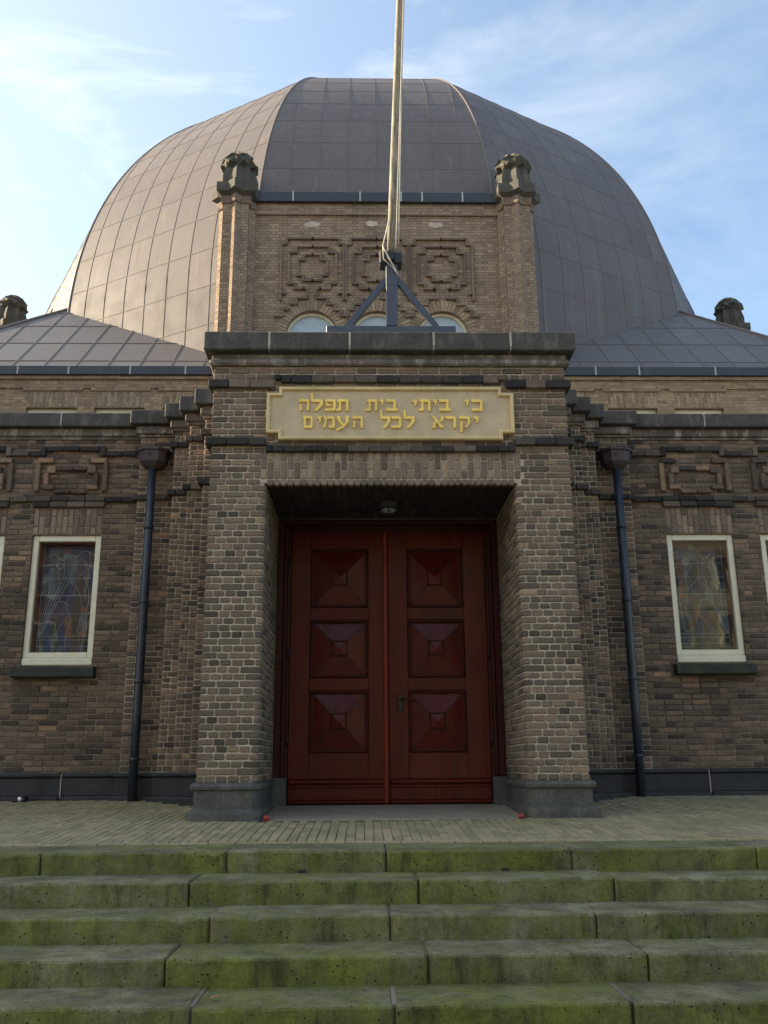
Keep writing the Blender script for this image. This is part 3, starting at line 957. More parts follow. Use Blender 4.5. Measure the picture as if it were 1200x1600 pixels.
# ---- stepped corner walls, wing walls
STEPS = [(1.78, 2.14, 1.58), (2.14, 2.36, 1.80), (2.36, 2.58, 2.02), (2.58, 3.05, 2.24)]
WY, WEND = 2.33, 8.0
CZ0, CZ1 = 4.45, 4.63
WINX = (3.885, 5.05)
def wing_tone(r, x, z): return min(1, max(0, r.gauss(.38, .21)))
def lay_up(sg):
    # stepped corner
    c = MB(); b = MB()
    for i, (xa, xb, y) in enumerate(STEPS):
        c.box((sg * xa, y + m, -.1), (sg * (xb - m), 2.7 - .001 * i, CZ0 - .06), .5)
        lay_wall(b, (sg * xb, y), (-sg, 0), xb - xa + (.0 if i else 0), (0, -1), .30, CZ0 - .13, 'header' if xb - xa < .3 else 'cross', cornL=True, seed=100 + i * 7 + sg, tone=wing_tone, rl=.035)
        yn = STEPS[i + 1][2] if i < 3 else WY
        lay_wall(b, (sg * xb, y), (0, 1), yn - y, (sg, 0), .30, CZ0 - .13, 'header', startL=(.111, .2), seed=140 + i * 7 + sg, tone=wing_tone) if False else None
    sw = link('stepped_wall', c, M_MORTARM, SYN)
    link('brickwork', b, M_WING, sw)
    bl = MB(); rng = random.Random(160 + sg)
    for i, (xa, xb, y) in enumerate(STEPS):
        A, B = sorted((sg * xa, sg * (xb + .045)))
        for z0, z1 in ((4.10, 4.17), (3.495, 3.56)):
            belt(bl, A, B, z0, z1, y - .045, y + .02 - .001 * i, rng, .11 if xb - xa < .3 else .2)
            bl.bbox((sg * (xb - .01), y + .021, z0 + .003), (sg * (xb + .044), y + .23, z1 - .003), .006)
    pieces('belt_course', bl, M_DARKB, sw, 'sooty projecting brick band')
    cp = MB()
    for i, (xa, xb, y) in enumerate(STEPS):
        z = .001 * i
        cp.bbox((sg * (xa - (.0 if i else 0)), y - .13, CZ0 + z), (sg * (xb + .11), y + .55, CZ1 + .004 * (3 - i) + z), .010, random.random())
        md = MB()
        md.bbox((sg * xa, y - .05, CZ0 - .105 + z), (sg * (xb + .05), y + .4, CZ0 - .002 + z), .012, .2)
        md.bbox((sg * xa, y - .02, CZ0 - .14 + z), (sg * (xb + .02), y + .4, CZ0 - .107 + z), .006, .1)
        link('moulding', md, M_MOLD, sw)
    link('coping', cp, M_COPING, sw)
    pl = MB()
    for i, (xa, xb, y) in enumerate(STEPS):
        z = -.002 * i
        pl.bbox((sg * xa, y - .06, .245 + z), (sg * (xb + .05), y + .3, .298 + z), .02)
        pl.bbox((sg * xa, y - .03, .05 + z), (sg * (xb + .025), y + .3, .243 + z), .004)
        pl.bbox((sg * xa, y - .085, -.12 + z), (sg * (xb + .075), y + .3, .048 + z), .02)
    link('plinth', pl, M_PLINTHD, sw)

    # wing wall
    c = MB(); b = MB()
    xw0 = 3.05
    y1 = WY + .30
    wins = [(x - .415, x + .415) for x in WINX]
    def cb(xa, xb, za, zb): c.box((sg * xa, WY + m, za), (sg * xb, y1, zb), .5)
    cb(xw0 - .05, WEND, -.1, 1.50); cb(xw0 - .05, WEND, 3.085, CZ0 - .06)
    xs = [xw0 - .05] + [q for w in wins for q in w] + [WEND]
    for k in range(0, len(xs), 2): cb(xs[k], xs[k + 1], 1.5005, 3.0845)
    L = WEND - xw0
    holes = []
    for x in WINX:
        holes += [(x - .415 - xw0, x + .415 - xw0, 1.49, 3.09), (x - .42 - xw0, x + .42 - xw0, 3.09, 3.42), (x - .47 - xw0, x + .47 - xw0, 1.36, 1.50)]
    lay_wall(b, (sg * xw0, WY), (sg, 0), L, (0, -1), .30, CZ0 - .13, 'stretch', holes=holes, seed=200 + sg, tone=wing_tone)
    ww = link('wing_wall', c, M_MORTARD, SYN)
    link('brickwork', b, M_WING, ww)
    bl = MB(); rng = random.Random(210 + sg)
    prev = xw0
    P = .045
    for wi, x in enumerate(WINX):
        so_ = MB(); rl_ = MB()
        soldiers(so_, *sorted((sg * (x - .42), sg * (x + .42))), 3.09, 3.42, WY - .001, rng, w=.07)
        def rb(mbx, u0, u1, z0, z1, p=P):
            belt(mbx, *sorted((sg * x + u0, sg * x + u1)), z0, z1, WY - p, WY + .01, rng) if (u1 - u0) > .25 else mbx.bbox((sg * x + u0, WY - p + rng.uniform(-.003, .003), z0), (sg * x + u1, WY + .01, z1), .007, rng.random())
        # raised belt over the panel
        rb(bl, -.335, .335, 4.155, 4.215)
        for q in (-1, 1):
            a_, b_ = sorted((q * .337, q * .40)); rb(bl, a_, b_, 4.09, 4.213)
            a_, b_ = sorted((q * .23, q * .42)); rb(rl_, a_, b_, 4.0, 4.06)
            a_, b_ = sorted((q * .385, q * .445)); rb(rl_, a_, b_, 3.635, 3.998)
            a_, b_ = sorted((q * .195, q * .30)); rb(rl_, a_, b_, 3.865, 3.955)
            a_, b_ = sorted((q * .275, q * .335)); rb(rl_, a_, b_, 3.715, 3.863)
            a_, b_ = sorted((q * .20, q * .335)); rb(rl_, a_, b_, 3.655, 3.713)
        rb(rl_, -.193, .193, 3.90, 3.955)
        rb(rl_, -.198, .198, 3.605, 3.653)
        rb(bl, -.44, .44, 3.505, 3.565, .05); rb(bl, -.44, .44, 3.43, 3.50, .045)
        link('soldier_course', so_, M_SOLD, ww)
        link('relief_panel', rl_, M_WING, ww)
        # belts between panels
        nxt = prev
        belt(bl, *sorted((sg * nxt, sg * (x - .402))), 4.09, 4.153, WY - P, WY + .01, rng)
        belt(bl, *sorted((sg * nxt, sg * (x - .442))), 3.495, 3.56, WY - P, WY + .01, rng)
        prev = x + .402
    belt(bl, *sorted((sg * prev, sg * WEND)), 4.09, 4.153, WY - P, WY + .01, rng)
    belt(bl, *sorted((sg * (prev + .04), sg * WEND)), 3.495, 3.56, WY - P, WY + .01, rng)
    pieces('belt_course', bl, M_DARKB, ww, 'sooty projecting brick band')
    cp = MB(); jn = MB()
    js = [3.05, 4.04, 5.45, 6.9, WEND]
    for a_, b_ in zip(js[:-1], js[1:]):
        cp.bbox((sg * (a_ + .006), WY - .13, CZ0 - .002), (sg * (b_ - .006), WY + .42, CZ1 - .002), .012, random.random())
        if b_ < WEND:
            jn.box((sg * b_ - .008, WY - .122, CZ0 + .003), (sg * b_ + .008, WY + .4, CZ1 - .008), .5)
            jn.box((sg * b_ - .008, WY - .131, CZ0 + .02), (sg * b_ + .008, WY - .12, CZ1 - .006), .5)
    md = MB()
    md.bbox((sg * 3.05, WY - .05, CZ0 - .105), (sg * WEND, WY + .4, CZ0 - .004), .012, .2)
    md.bbox((sg * 3.05, WY - .02, CZ0 - .14), (sg * WEND, WY + .4, CZ0 - .107), .006, .1)
    link('moulding', md, M_MOLD, ww)
    link('coping', cp, M_COPING, ww); pieces('mortar_joint', jn, M_JOINT, ww)
    pl = MB()
    pj = [3.02, 3.70, 5.1, 6.6, WEND]
    for a_, b_ in zip(pj[:-1], pj[1:]):
        pl.bbox((sg * (a_ + .004), WY - .06, .24), (sg * (b_ - .004), WY + .2, .296), .02)
        pl.bbox((sg * (a_ + .004), WY - .03, .045), (sg * (b_ - .004), WY + .2, .238), .004)
        pl.bbox((sg * (a_ + .004), WY - .085, -.12), (sg * (b_ - .004), WY + .2, .043), .02)
        jn2 = None
    link('plinth', pl, M_PLINTHD, ww)
    jn = MB()
    for j in pj[1:-1]: jn.box((sg * j - .005, WY - .045, .0), (sg * j + .005, WY, .28), .5)
    pieces('mortar_joint', jn, M_JOINT, ww)
random.seed(9)
lay_up(-1); lay_up(1)

# ---- ground floor windows
def glazing_lines(w, h):
    """lead lines of one figurative panel, in panel coordinates; w,h half width / full height"""
    L = []
    for t in (.06, .12, .155, .36, .53, .69, .82): L.append(([(-w, h * t), (w, h * t)], .0035 if t != .53 else .006))
    for x in (-w * .97, w * .97): L.append(([(x, 0), (x, h)], .004))
    def curve(pts, n=10):
        # Catmull-Rom
        out = []
        P_ = [pts[0]] + pts + [pts[-1]]
        for i in range(1, len(P_) - 2):
            for k in range(n):
                t = k / n
                o = []
                for d in (0, 1):
                    p0, p1, p2, p3 = (P_[i - 1][d], P_[i][d], P_[i + 1][d], P_[i + 2][d])
                    o.append(.5 * (2 * p1 + (p2 - p0) * t + (2 * p0 - 5 * p1 + 4 * p2 - p3) * t * t + (3 * p1 - p0 - 3 * p2 + p3) * t ** 3))
                out.append(tuple(o))
        out.append(pts[-1]); return out
    def C(pts): L.append((curve([(a * w, b * h) for a, b in pts]), .003))
    # harp-like fan
    for k in range(6): C([(-.95 + .02 * k, .16), (-.90 + .09 * k, .40), (-.80 + .17 * k, .60 + .02 * k)])
    C([(-.8, .18), (-.62, .36), (-.35, .47), (-.02, .46), (.10, .40)])
    C([(-.75, .62), (-.6, .74), (-.38, .84), (-.2, .80), (-.15, .72), (.1, .65), (.38, .58), (.5, .48)])
    C([(-.95, .88), (-.6, .92), (-.3, .86), (-.1, .93), (.2, .90), (.55, .95), (.95, .9)])
    el = [(.42 + .17 * math.cos(a), .80 + .07 * math.sin(a)) for a in [k * math.pi / 5 for k in range(11)]]
    C(el)
    el = [(-.35 + .14 * math.cos(a), .83 + .05 * math.sin(a)) for a in [k * math.pi / 5 for k in range(11)]]
    C(el)
    C([(.42, .73), (.3, .66), (.25, .55)]); C([(.5, .73), (.72, .62), (.78, .5), (.74, .36), (.8, .2)])
    C([(.25, .55), (.02, .50), (-.02, .42), (.12, .36), (.2, .28), (.1, .2)])
    C([(.5, .48), (.58, .38), (.52, .28), (.46, .20)])
    C([(.46, .20), (.55, .17), (.66, .20), (.7, .3), (.85, .38)])
    C([(-.3, .16), (-.2, .24), (.0, .30), (.12, .36)])
    C([(-.02, .9), (-.05, .80), (.0, .69)]); C([(.7, .95), (.75, .82), (.9, .72)])
    C([(.05, .16), (.06, .08), (.04, .02)]); C([(-.5, .16), (-.48, .06)]); C([(.55, .155), (.56, .06)])
    C([(-.2, .72), (-.3, .6), (-.28, .5), (-.2, .46)])
    return L

def make_window(sg, cx, seed, mirror):
    rng = random.Random(seed)
    x = sg * cx; w = .415
    fr = MB(); yf = WY + .035
    z0, z1 = 1.50, 3.085
    for (ax, az, bx, bz) in ((x - w, z0 + .10, x - w + .072, z1), (x + w - .072, z0 + .10, x + w, z1), (x - w + .072, z1 - .072, x + w - .072, z1), (x - w + .072, z0 + .10, x + w - .072, z0 + .165)):
        fr.bbox((ax, yf, az), (bx, yf + .075, bz), .007, .5)
    fr.bbox((x - w, yf - .022, z0 + .01), (x + w, yf + .08, z0 + .096), .01, .5)
    win = link('window', fr, M_CREAM, SYN)
    # inner bead
    bd = MB(); i0, i1, k0, k1 = x - w + .072, x + w - .072, z0 + .165, z1 - .072
    g = MB(); g.poly([(i0, yf + .045, k0), (i1, yf + .045, k0), (i1, yf + .045, k1), (i0, yf + .045, k1)])
    link('pane', g, M_GLASS, win)
    rv = MB(); d = .18
    rv.box((i0 - .03, yf + .076, k0 - .03), (i0 + .005, yf + d, k1 + .03), .5); rv.box((i1 - .005, yf + .076, k0 - .03), (i1 + .03, yf + d, k1 + .03), .5)
    rv.box((i0 + .005, yf + .077, k0 - .03), (i1 - .005, yf + d, k0 + .005), .5); rv.box((i0 + .005, yf + .077, k1 - .005), (i1 - .005, yf + d, k1 + .03), .5)
    link('inner_frame', rv, M_ORANGE, win)
    yp = yf + d + .004
    # stained panes: irregular cells
    st = MB(); hw = (i1 - i0) / 2 - .012; H = k1 - k0 - .03; nxp, nzp = 8, 14
    G = [[(x - hw + 2 * hw * i / nxp + (rng.uniform(-.02, .02) if 0 < i < nxp else 0), k0 + .012 + H * j / nzp + (rng.uniform(-.022, .022) if 0 < j < nzp else 0)) for j in range(nzp + 1)] for i in range(nxp + 1)]
    pal = [0.0, 0.0, .05, .2, .2, .35, .35, .5, .65, .78, .1, .1]
    last = {}
    for i in range(nxp):
        for j in range(nzp):
            a, b, c_, d_ = G[i][j], G[i + 1][j], G[i + 1][j + 1], G[i][j + 1]
            t = last.get((i, j - 1)) if rng.random() < .55 and (i, j - 1) in last else rng.choice(pal)
            if j < 2 : t = rng.choice((.78, .35, .78, .2))
            if rng.random() < .05: t = .92
            last[(i, j)] = t
            st.poly([(q[0], yp, q[1]) for q in (a, b, c_, d_)], t)
    sg_ = link('stained_glass', st, M_STAIN, win)
    ld = MB()
    for k, (pts, r) in enumerate(glazing_lines(hw, H)):
        pp_ = [(x + (-px if mirror else px), yp - .002 - .0002 * k, k0 + .012 + pz) for px, pz in pts]
        for a, b in zip(pp_[:-1], pp_[1:]):
            if (Vector(a) - Vector(b)).length > 1e-4: ld.bar(a, b, r * 1.5, .004)
    link('lead_lines', ld, M_LEAD, win)
    bk = MB(); bk.box((i0 - .1, yp + .03, k0 - .1), (i1 + .1, yp + .05, k1 + .1), .5)
    link('inner_backing', bk, M_PATCHD, win)
    sl_ = MB()
    sl_.rings([[(xx, yy, zz) for (yy, zz) in ((WY + .1, 1.36), (WY - .12, 1.36), (WY - .135, 1.375), (WY - .132, 1.468), (WY - .115, 1.482), (WY + .1, 1.498))] for xx in (x - .475, x - .46, x + .46, x + .475)], .5)
    link('sill', sl_, M_SILL, win)
    return win
for i, (sg, cx) in enumerate(((-1, WINX[0]), (-1, WINX[1]), (1, WINX[0]), (1, WINX[1]))):
    make_window(sg, cx, 300 + i, sg > 0)

# ---- flat roof over the front building
mb = MB()
mb.box((-WEND, WY + .32, 4.30), (WEND, 8.05, 4.38), .5)
mb.box((-PX + .1, 1.75, 4.38 + .003), (PX - .1, 8.05, 4.46), .5)
link('flat_roof', mb, plain('roofing felt', (.06, .06, .06), .9), SYN)

# ---- upper wall with transom windows and gutter
UY = 8.1
for sg in (-1, 1):
    u = MB(); holes = (3.68, 4.99, 6.30); hw = .485
    UEND = 9.95
    u.box((sg * 2.6, UY, 7.05), (sg * UEND, UY + .4, 7.70), .5)
    xs = [2.6] + [q for h in holes for q in (h - hw, h + hw)] + [UEND]
    for k in range(0, len(xs), 2): u.box((sg * xs[k], UY, 5.6), (sg * xs[k + 1], UY + .4, 7.0495), .5)
    u.box((sg * 2.6, UY, 4.3), (sg * UEND, UY + .4, 5.5995), .5)
    up = link('upper_wall', u, M_UPPER, SYN, None, True)
    rng = random.Random(400 + sg); bl = MB()
    prev = 2.6
    for h in holes:
        sd = MB(); soldiers(sd, *sorted((sg * (h - hw), sg * (h + hw))), 7.055, 7.385, UY, rng, .006, .06)
        link('soldier_course', sd, M_BUFF, up)
        A, B = sorted((sg * (h - hw - .03), sg * (h + hw + .03)))
        bl.box((A, UY - .035, 7.39), (B, UY, 7.44), .4)
        for q in (-1, 1):
            A, B = sorted((sg * h + q * (hw + .03), sg * h + q * (hw + .085))); bl.box((A, UY - .035, 7.39), (B, UY, 7.492), .6)
        A, B = sorted((sg * prev, sg * (h - hw - .085))); bl.box((A, UY - .035, 7.445), (B, UY, 7.49), .5)
        prev = h + hw + .085
    A, B = sorted((sg * prev, sg * UEND)); bl.box((A, UY - .035, 7.445), (B, UY, 7.49), .5)
    bl.box((sg * 2.6, UY - .05, 7.63), (sg * UEND, UY, 7.695), .5)
    pieces('belt_course', bl, M_UPPER, up, None, True)
    for h in holes:
        f = MB(); x = sg * h
        f.box((x - hw + .003, UY + .10, 6.97), (x + hw - .003, UY + .16, 7.048), .5)
        f.box((x - hw + .003, UY + .10, 5.62), (x - hw + .06, UY + .16, 6.969), .5); f.box((x + hw - .06, UY + .10, 5.62), (x + hw - .003, UY + .16, 6.969), .5)
        wf = link('transom_window', f, M_CREAM, SYN)
        g = MB(); g.box((x - hw + .06, UY + .12, 5.62), (x + hw - .06, UY + .14, 6.968), .5)
        link('pane', g, M_CATH, wf)
    fa = MB()
    fa.bbox((sg * 2.55, UY - .10, 7.70), (sg * (UEND + .1), UY + .3, 7.885), .01, .4)
    fas = link('gutter_fascia', fa, M_FASCIA, up)
    js = MB()
    for j in (3.74, 4.81, 6.0, 6.98, 8.0, 9.1) if sg < 0 else (3.5, 4.29, 5.15, 6.66, 7.9, 9.0):
        js.box((sg * j - .014, UY - .108, 7.705), (sg * j + .014, UY - .099, 7.888), .5)
    pieces('joint_strip', js, plain('pale lead strip', (.42, .40, .36), .6), fas)

# ---- dome: twelve facets
DY, DA, DH, DP, DQ, DK, DM, DB, DZB = 18.0, 9.7759, 9.6425, 2.1561, 1.9461, .257, .7285, -.0512, 10.5
def dome_r(t): return DA * (max(0.0, 1 - t ** DP)) ** (1 / DQ) * (1 + DB * t)
# arc-length samples
samp = [(7.2, DA)]
N = 1500
prof = [(DZB + DH * math.sin(math.pi / 2 * i / N), dome_r(math.sin(math.pi / 2 * i / N))) for i in range(N + 1)]
full = [(7.0 + 3.5 * i / 50, DA) for i in range(50)] + prof
acc = [0.0]
for a, b in zip(full[:-1], full[1:]): acc.append(acc[-1] + math.hypot(b[0] - a[0], b[1] - a[1]))
def at_len(s):
    lo, hi = 0, len(acc) - 1
    while hi - lo > 1:
        mid = (lo + hi) // 2
        if acc[mid] <= s: lo = mid
        else: hi = mid
    f = (s - acc[lo]) / max(1e-9, acc[hi] - acc[lo])
    return (full[lo][0] + f * (full[hi][0] - full[lo][0]), full[lo][1] + f * (full[hi][1] - full[lo][1]))
ROW = .90
s_ref = next(acc[i] for i in range(len(full)) if full[i][0] >= 11.86)
first = s_ref - ROW * int(s_ref / ROW)
rows = [first + ROW * k for k in range(int((acc[-1] - first) / ROW) + 1)]
rows = [0.0] + rows + [acc[-1]]
C12 = [(-DK, -1), (DK, -1), (DM, -DM), (1, -DK), (1, DK), (DM, DM), (DK, 1), (-DK, 1), (-DM, DM), (-1, DK), (-1, -DK), (-DM, -DM)]
dm = MB(); sm2 = MB(); rng = random.Random(500)
for fi in range(12):
    c0, c1 = Vector(C12[fi]), Vector(C12[(fi + 1) % 12])
    tdir = (c1 - c0).normalized(); nrm = Vector((tdir.y, -tdir.x))
    L0 = (c1 - c0).length * DA
    mid = (c0 + c1) / 2
    sp = .61
    ncol = int(L0 / sp / 2) + 1
    cols = [-1e9] + [sp * (k - (0 if fi in (0,) else .5)) for k in range(-ncol, ncol + 2)] + [1e9]
    def P3(u, s):
        z, a = at_len(s)
        h = (c1 - c0).length * a / 2
        uu = max(-h, min(h, u))
        p = mid * a + tdir * uu
        return (p.x, DY + p.y, z)
    def half(s): return (c1 - c0).length * at_len(s)[1] / 2
    for ri in range(len(rows) - 1):
        sub = 3
        for ci in range(len(cols) - 1):
            u0, u1 = cols[ci], cols[ci + 1]
            H = half(rows[ri])
            if u0 > H or u1 < -H: continue
            tone = min(1, max(0, rng.gauss(.45, .22)))
            for q in range(sub):
                s0 = rows[ri] + (rows[ri + 1] - rows[ri]) * q / sub; s1 = rows[ri] + (rows[ri + 1] - rows[ri]) * (q + 1) / sub
                b = len(dm.v)
                p = [P3(u0, s0), P3(u1, s0), P3(u1, s1), P3(u0, s1)]
                dm.v += p; dm.face((b, b + 1, b + 2, b + 3), tone)
    # seams
    nv3 = Vector((nrm.x, nrm.y, 0))
    for u in cols[1:-1]:
        pts = []
        K = 60
        smax = next((s for s in [acc[-1] * (1 - k / 200) for k in range(200)] if half(s) > abs(u)), 0)
        if abs(u) > half(0): continue
        for k in range(K + 1):
            pts.append(P3(u, smax * k / K))
        rs = []
        for k, p in enumerate(pts):
            pa, pb = Vector(pts[max(0, k - 1)]), Vector(pts[min(K, k + 1)])
            d = (pb - pa).normalized(); n = d.cross(Vector((tdir.x, tdir.y, 0))) * -1
            if n.dot(nv3) < 0 and n.z < 0: n = -n
            tt = Vector((tdir.x, tdir.y, 0)) * .008; n = n * .007; q = Vector(p)
            rs.append([q - tt, q - tt + n, q + tt + n, q + tt])
        sm2.rings(rs, .4, False, False, False)
    for s in rows[1:-1]:
        a, b = Vector(P3(-1e9, s)), Vector(P3(1e9, s))
        if (a - b).length < .3: continue
        z0_, a0_ = at_len(s - .02); z1_, a1_ = at_len(s + .02)
        d = Vector((nrm.x * -(a0_ - a1_), nrm.y * -(a0_ - a1_), z1_ - z0_)).normalized()
        n = Vector((nrm.x * d.z, nrm.y * d.z, -(nrm.x * d.x + nrm.y * d.y))) * .005
        hh = d * .007
        sm2.rings([[q - hh, q - hh + n, q + hh + n, q + hh] for q in (a, b)], .3, False, False, False)
    # hip roll on the facet edge
    pts = []
    for k in range(61):
        z, a = at_len(acc[-1] * .985 * k / 60); pts.append((c0.x * a, DY + c0.y * a, z))
    sm2.tube(pts, .022, 6, .6, False)
dome = link('dome', dm, M_DOME, SYN)
link('standing_seam', sm2, M_SEAM, dome)
# lantern stub on the top, hidden from below
fn = MB(); z, a = at_len(acc[-1]); fn.rings([[(r * math.cos(k * math.pi / 6), DY + r * math.sin(k * math.pi / 6), zz) for k in range(12)] for r, zz in ((.5, z - .1), (.45, z + .06), (.1, z + .2))], .5)
link('crown_cap', fn, M_SEAM, dome)

# ---- low corner roofs
for sg in (-1, 1):
    ax, ay, az = sg * 7.12, 10.88, 10.52
    ey, ez = UY - .02, 7.87
    ex = sg * 10.0
    r = MB(); s_ = MB(); rng = random.Random(520 + sg)
    run, rise = ay + .25 - ey, az + .23 - ez
    n_r = 4
    # front slope in panels, u along x, v up the slope
    cols = [sg * (.35 + .62 * k) for k in range(-1, 17)]
    def RP(x, v): return (x, ey + run * v, ez + rise * v)
    vs = [0, .10, .37, .66, .90, 1.0]
    for i in range(len(cols) - 1):
        for j in range(len(vs) - 1):
            # clip against the hip from the corner to the apex
            def lim(v): return abs(ex) - (abs(ex) - abs(ax)) * v
            x0, x1 = cols[i], cols[i + 1]
            q = [(x0, vs[j]), (x1, vs[j]), (x1, vs[j + 1]), (x0, vs[j + 1])]
            q = [(sg * min(abs(x), lim(v)) if sg * x > 0 else x, v) for x, v in q]
            r.poly([RP(x, v) for x, v in q], min(1, max(0, rng.gauss(.5, .25))))
    up_n = Vector((0, -rise, run)).normalized()
    for v in vs[1:-1]:
        b_ = Vector(RP(sg * (abs(ex) - (abs(ex) - abs(ax)) * v), v)); a_ = Vector(RP(sg * .4, v)); t_ = Vector((0, run, rise)).normalized() * .012
        s_.rings([[p - t_, p - t_ + up_n * .012, p + t_ + up_n * .012, p + t_] for p in (a_, b_)], .3, False, False, False)
    for x in cols:
        vmax = min(1, (abs(ex) - abs(x)) / (abs(ex) - abs(ax))) if abs(x) > abs(ax) else 1
        if vmax <= 0: continue
        p0, p1 = Vector(RP(x, 0)), Vector(RP(x, vmax)); t_ = Vector((.010, 0, 0))
        s_.rings([[p - t_, p - t_ + up_n * .010, p + t_ + up_n * .010, p + t_] for p in (p0, p1)], .4, False, False, False)
    # side slope towards the flank
    A = Vector(RP(ex, 0)); T = Vector(RP(ax, 1.0))
    r.poly([A, (ex, 18, ez), (ax, 18, T.z), T] if sg > 0 else [A, T, (ax, 18, T.z), (ex, 18, ez)], .5)
    s_.tube([A, T], .045, 6)
    co_ = link('corner_roof', r, M_ROOF, SYN)
    link('standing_seam', s_, M_SEAM, co_)

# ---- gables (front one decorated) with octagram corner pilasters and finials
def star(cx, cy, s, z, rot=0.0, so_=None, ri=None):
    """eight-pointed star of two squares of half side s"""
    ro = s * math.sqrt(2); inn = ri if ri else s * 1.0824
    pts = []
    for k in range(16):
        a = math.pi / 8 * k + math.pi / 4 + rot
        r = ro if k % 2 == 0 else inn
        pts.append((cx + r * math.cos(a), cy + r * math.sin(a), z))
    return pts
TY, TC = 8.0, (0, 18.0)
GZ1 = 11.47
def gable_parts(front):
    g = MB()
    g.box((-2.62, TY, 4.3), (2.62, TY + .35, 8.57), .5)
    ws = (-1.30, 0.0, 1.30); R = .505
    if front:
        # wall above with semicircular openings
        n = 20
        xs = [-2.62]
        for w in ws: xs += [w - R, w + R]
        xs.append(2.62)
        for k in range(0, len(xs), 2):
            g.box((xs[k], TY, 8.57), (xs[k + 1], TY + .35, 9.12), .5)
        for w in ws:
            pts = [(w + R * math.cos(math.pi * (1 - k / n)), 8.57 + R * math.sin(math.pi * (1 - k / n))) for k in range(n + 1)]
            for a, b in zip(pts[:-1], pts[1:]):
                g.poly([(a[0], TY, a[1]), (b[0], TY, b[1]), (b[0], TY, 9.12), (a[0], TY, 9.12)])
                g.poly([(a[0], TY, a[1]), (a[0], TY + .35, a[1]), (b[0], TY + .35, b[1]), (b[0], TY, b[1])])
        g.box((-2.62, TY, 9.12), (2.62, TY + .35, GZ1), .5)
    else:
        g.box((-2.62, TY, 8.57), (2.62, TY + .35, GZ1), .5)
    c = MB(); c.box((-2.62, TY - .05, 11.22), (2.62, TY, GZ1), .5)
    f = MB(); f.bbox((-2.55, TY - .14, GZ1), (2.55, TY + .5, 11.70), .012, .4)
    j = MB()
    for x in (-1.71, -.34, .50, .93, 1.76): j.box((x - .016, TY - .148, GZ1 + .01), (x + .016, TY - .139, 11.704), .5)
    return g, c, f, j
def make_pilaster(cx, cy):
    p = MB(); p.rings([star(cx, cy, .262, 4.3), star(cx, cy, .262, 11.40)], .5)
    ca = MB()
    ca.rings([star(cx, cy, .285, 11.30), star(cx, cy, .30, 11.34), star(cx, cy, .30, 11.47), star(cx, cy, .27, 11.475)], .5)
    return p, ca
def make_finial(cx, cy):
    f = MB()
    def rg(s, z, rt=0.0, k=1.0824): return star(cx, cy, s, z, rt, None, s * k)
    f.rings([rg(.30, 11.476), rg(.385, 11.54), rg(.385, 11.74), rg(.36, 11.75), rg(.285, 11.752)], .5)
    f.rings([rg(.285, 11.753), rg(.285, 11.95), rg(.245, 12.16), rg(.235, 12.20)], .5)
    q = math.pi / 8
    f.rings([rg(.225, 12.165), rg(.285, 12.255, q), rg(.275, 12.36), rg(.235, 12.47, q), rg(.165, 12.57), rg(.09, 12.63, q), rg(.04, 12.655)], .5)
    # four lobes around the body
    for k in range(4):
        a = k * math.pi / 2 + math.pi / 4
        x, y = cx + .27 * math.cos(a), cy + .27 * math.sin(a)
        f.rings([[(x + r * math.cos(t * math.pi / 3), y + r * math.sin(t * math.pi / 3), z) for t in range(6)] for r, z in ((.11, 11.75), (.11, 11.95), (.05, 12.06))], .5)
        x, y = cx + .25 * math.cos(a), cy + .25 * math.sin(a)
        f.rings([[(x + r * math.cos(t * math.pi / 3), y + r * math.sin(t * math.pi / 3), z) for t in range(6)] for r, z in ((.05, 12.16), (.115, 12.25), (.09, 12.38), (.02, 12.46))], .5)
    return f
g, c, f, j = gable_parts(True)
gable = link('gable', g, M_TOWER, SYN, None, True)
link('cornice', c, M_TOWER, gable, None, True)
ff = link('gutter_fascia', f, M_FASCIA, gable)
pieces('joint_strip', j, bpy.data.materials['pale lead strip'], gable)
pils = []
for sg in (-1, 1):
    p, ca = make_pilaster(sg * 2.845, 7.98)
    po = link('corner_pilaster', p, M_TOWER, SYN, None, True)
    link('capital', ca, M_RELIEF, po, None, True)
    link('finial', make_finial(sg * 2.845, 7.98), M_FINIAL, po)
# little iron bracket on the left pilaster
# relief ornament over each arch
rel = MB()
def seg(cx, pts, th=.046, d=.06, lim=(-9, 9)):
    """pts in the measured drawing units: (x from centre, y) -> metres"""
    K = .0041
    q = [(cx + x * K, 8.63 + (592 - y) * .0044) for x, y in pts]
    for n, (a, b) in enumerate(zip(q[:-1], q[1:])):
        x0, x1 = sorted((a[0], b[0])); z0, z1 = sorted((a[1], b[1]))
        if abs(x1 - x0) >= abs(z1 - z0): z0 -= th / 2; z1 += th / 2; x0 -= th / 2; x1 += th / 2
        else: x0 -= th / 2; x1 += th / 2; z0 += th / 2 * .98; z1 -= th / 2 * .98
        x0 = max(x0, cx + lim[0]); x1 = min(x1, cx + lim[1])
        if x1 - x0 < .012 or z1 - z0 < .01: continue
        rel.bbox((x0, TY - d + .0015 * (n % 3), z0), (x1, TY + .004, z1), .006, random.random())
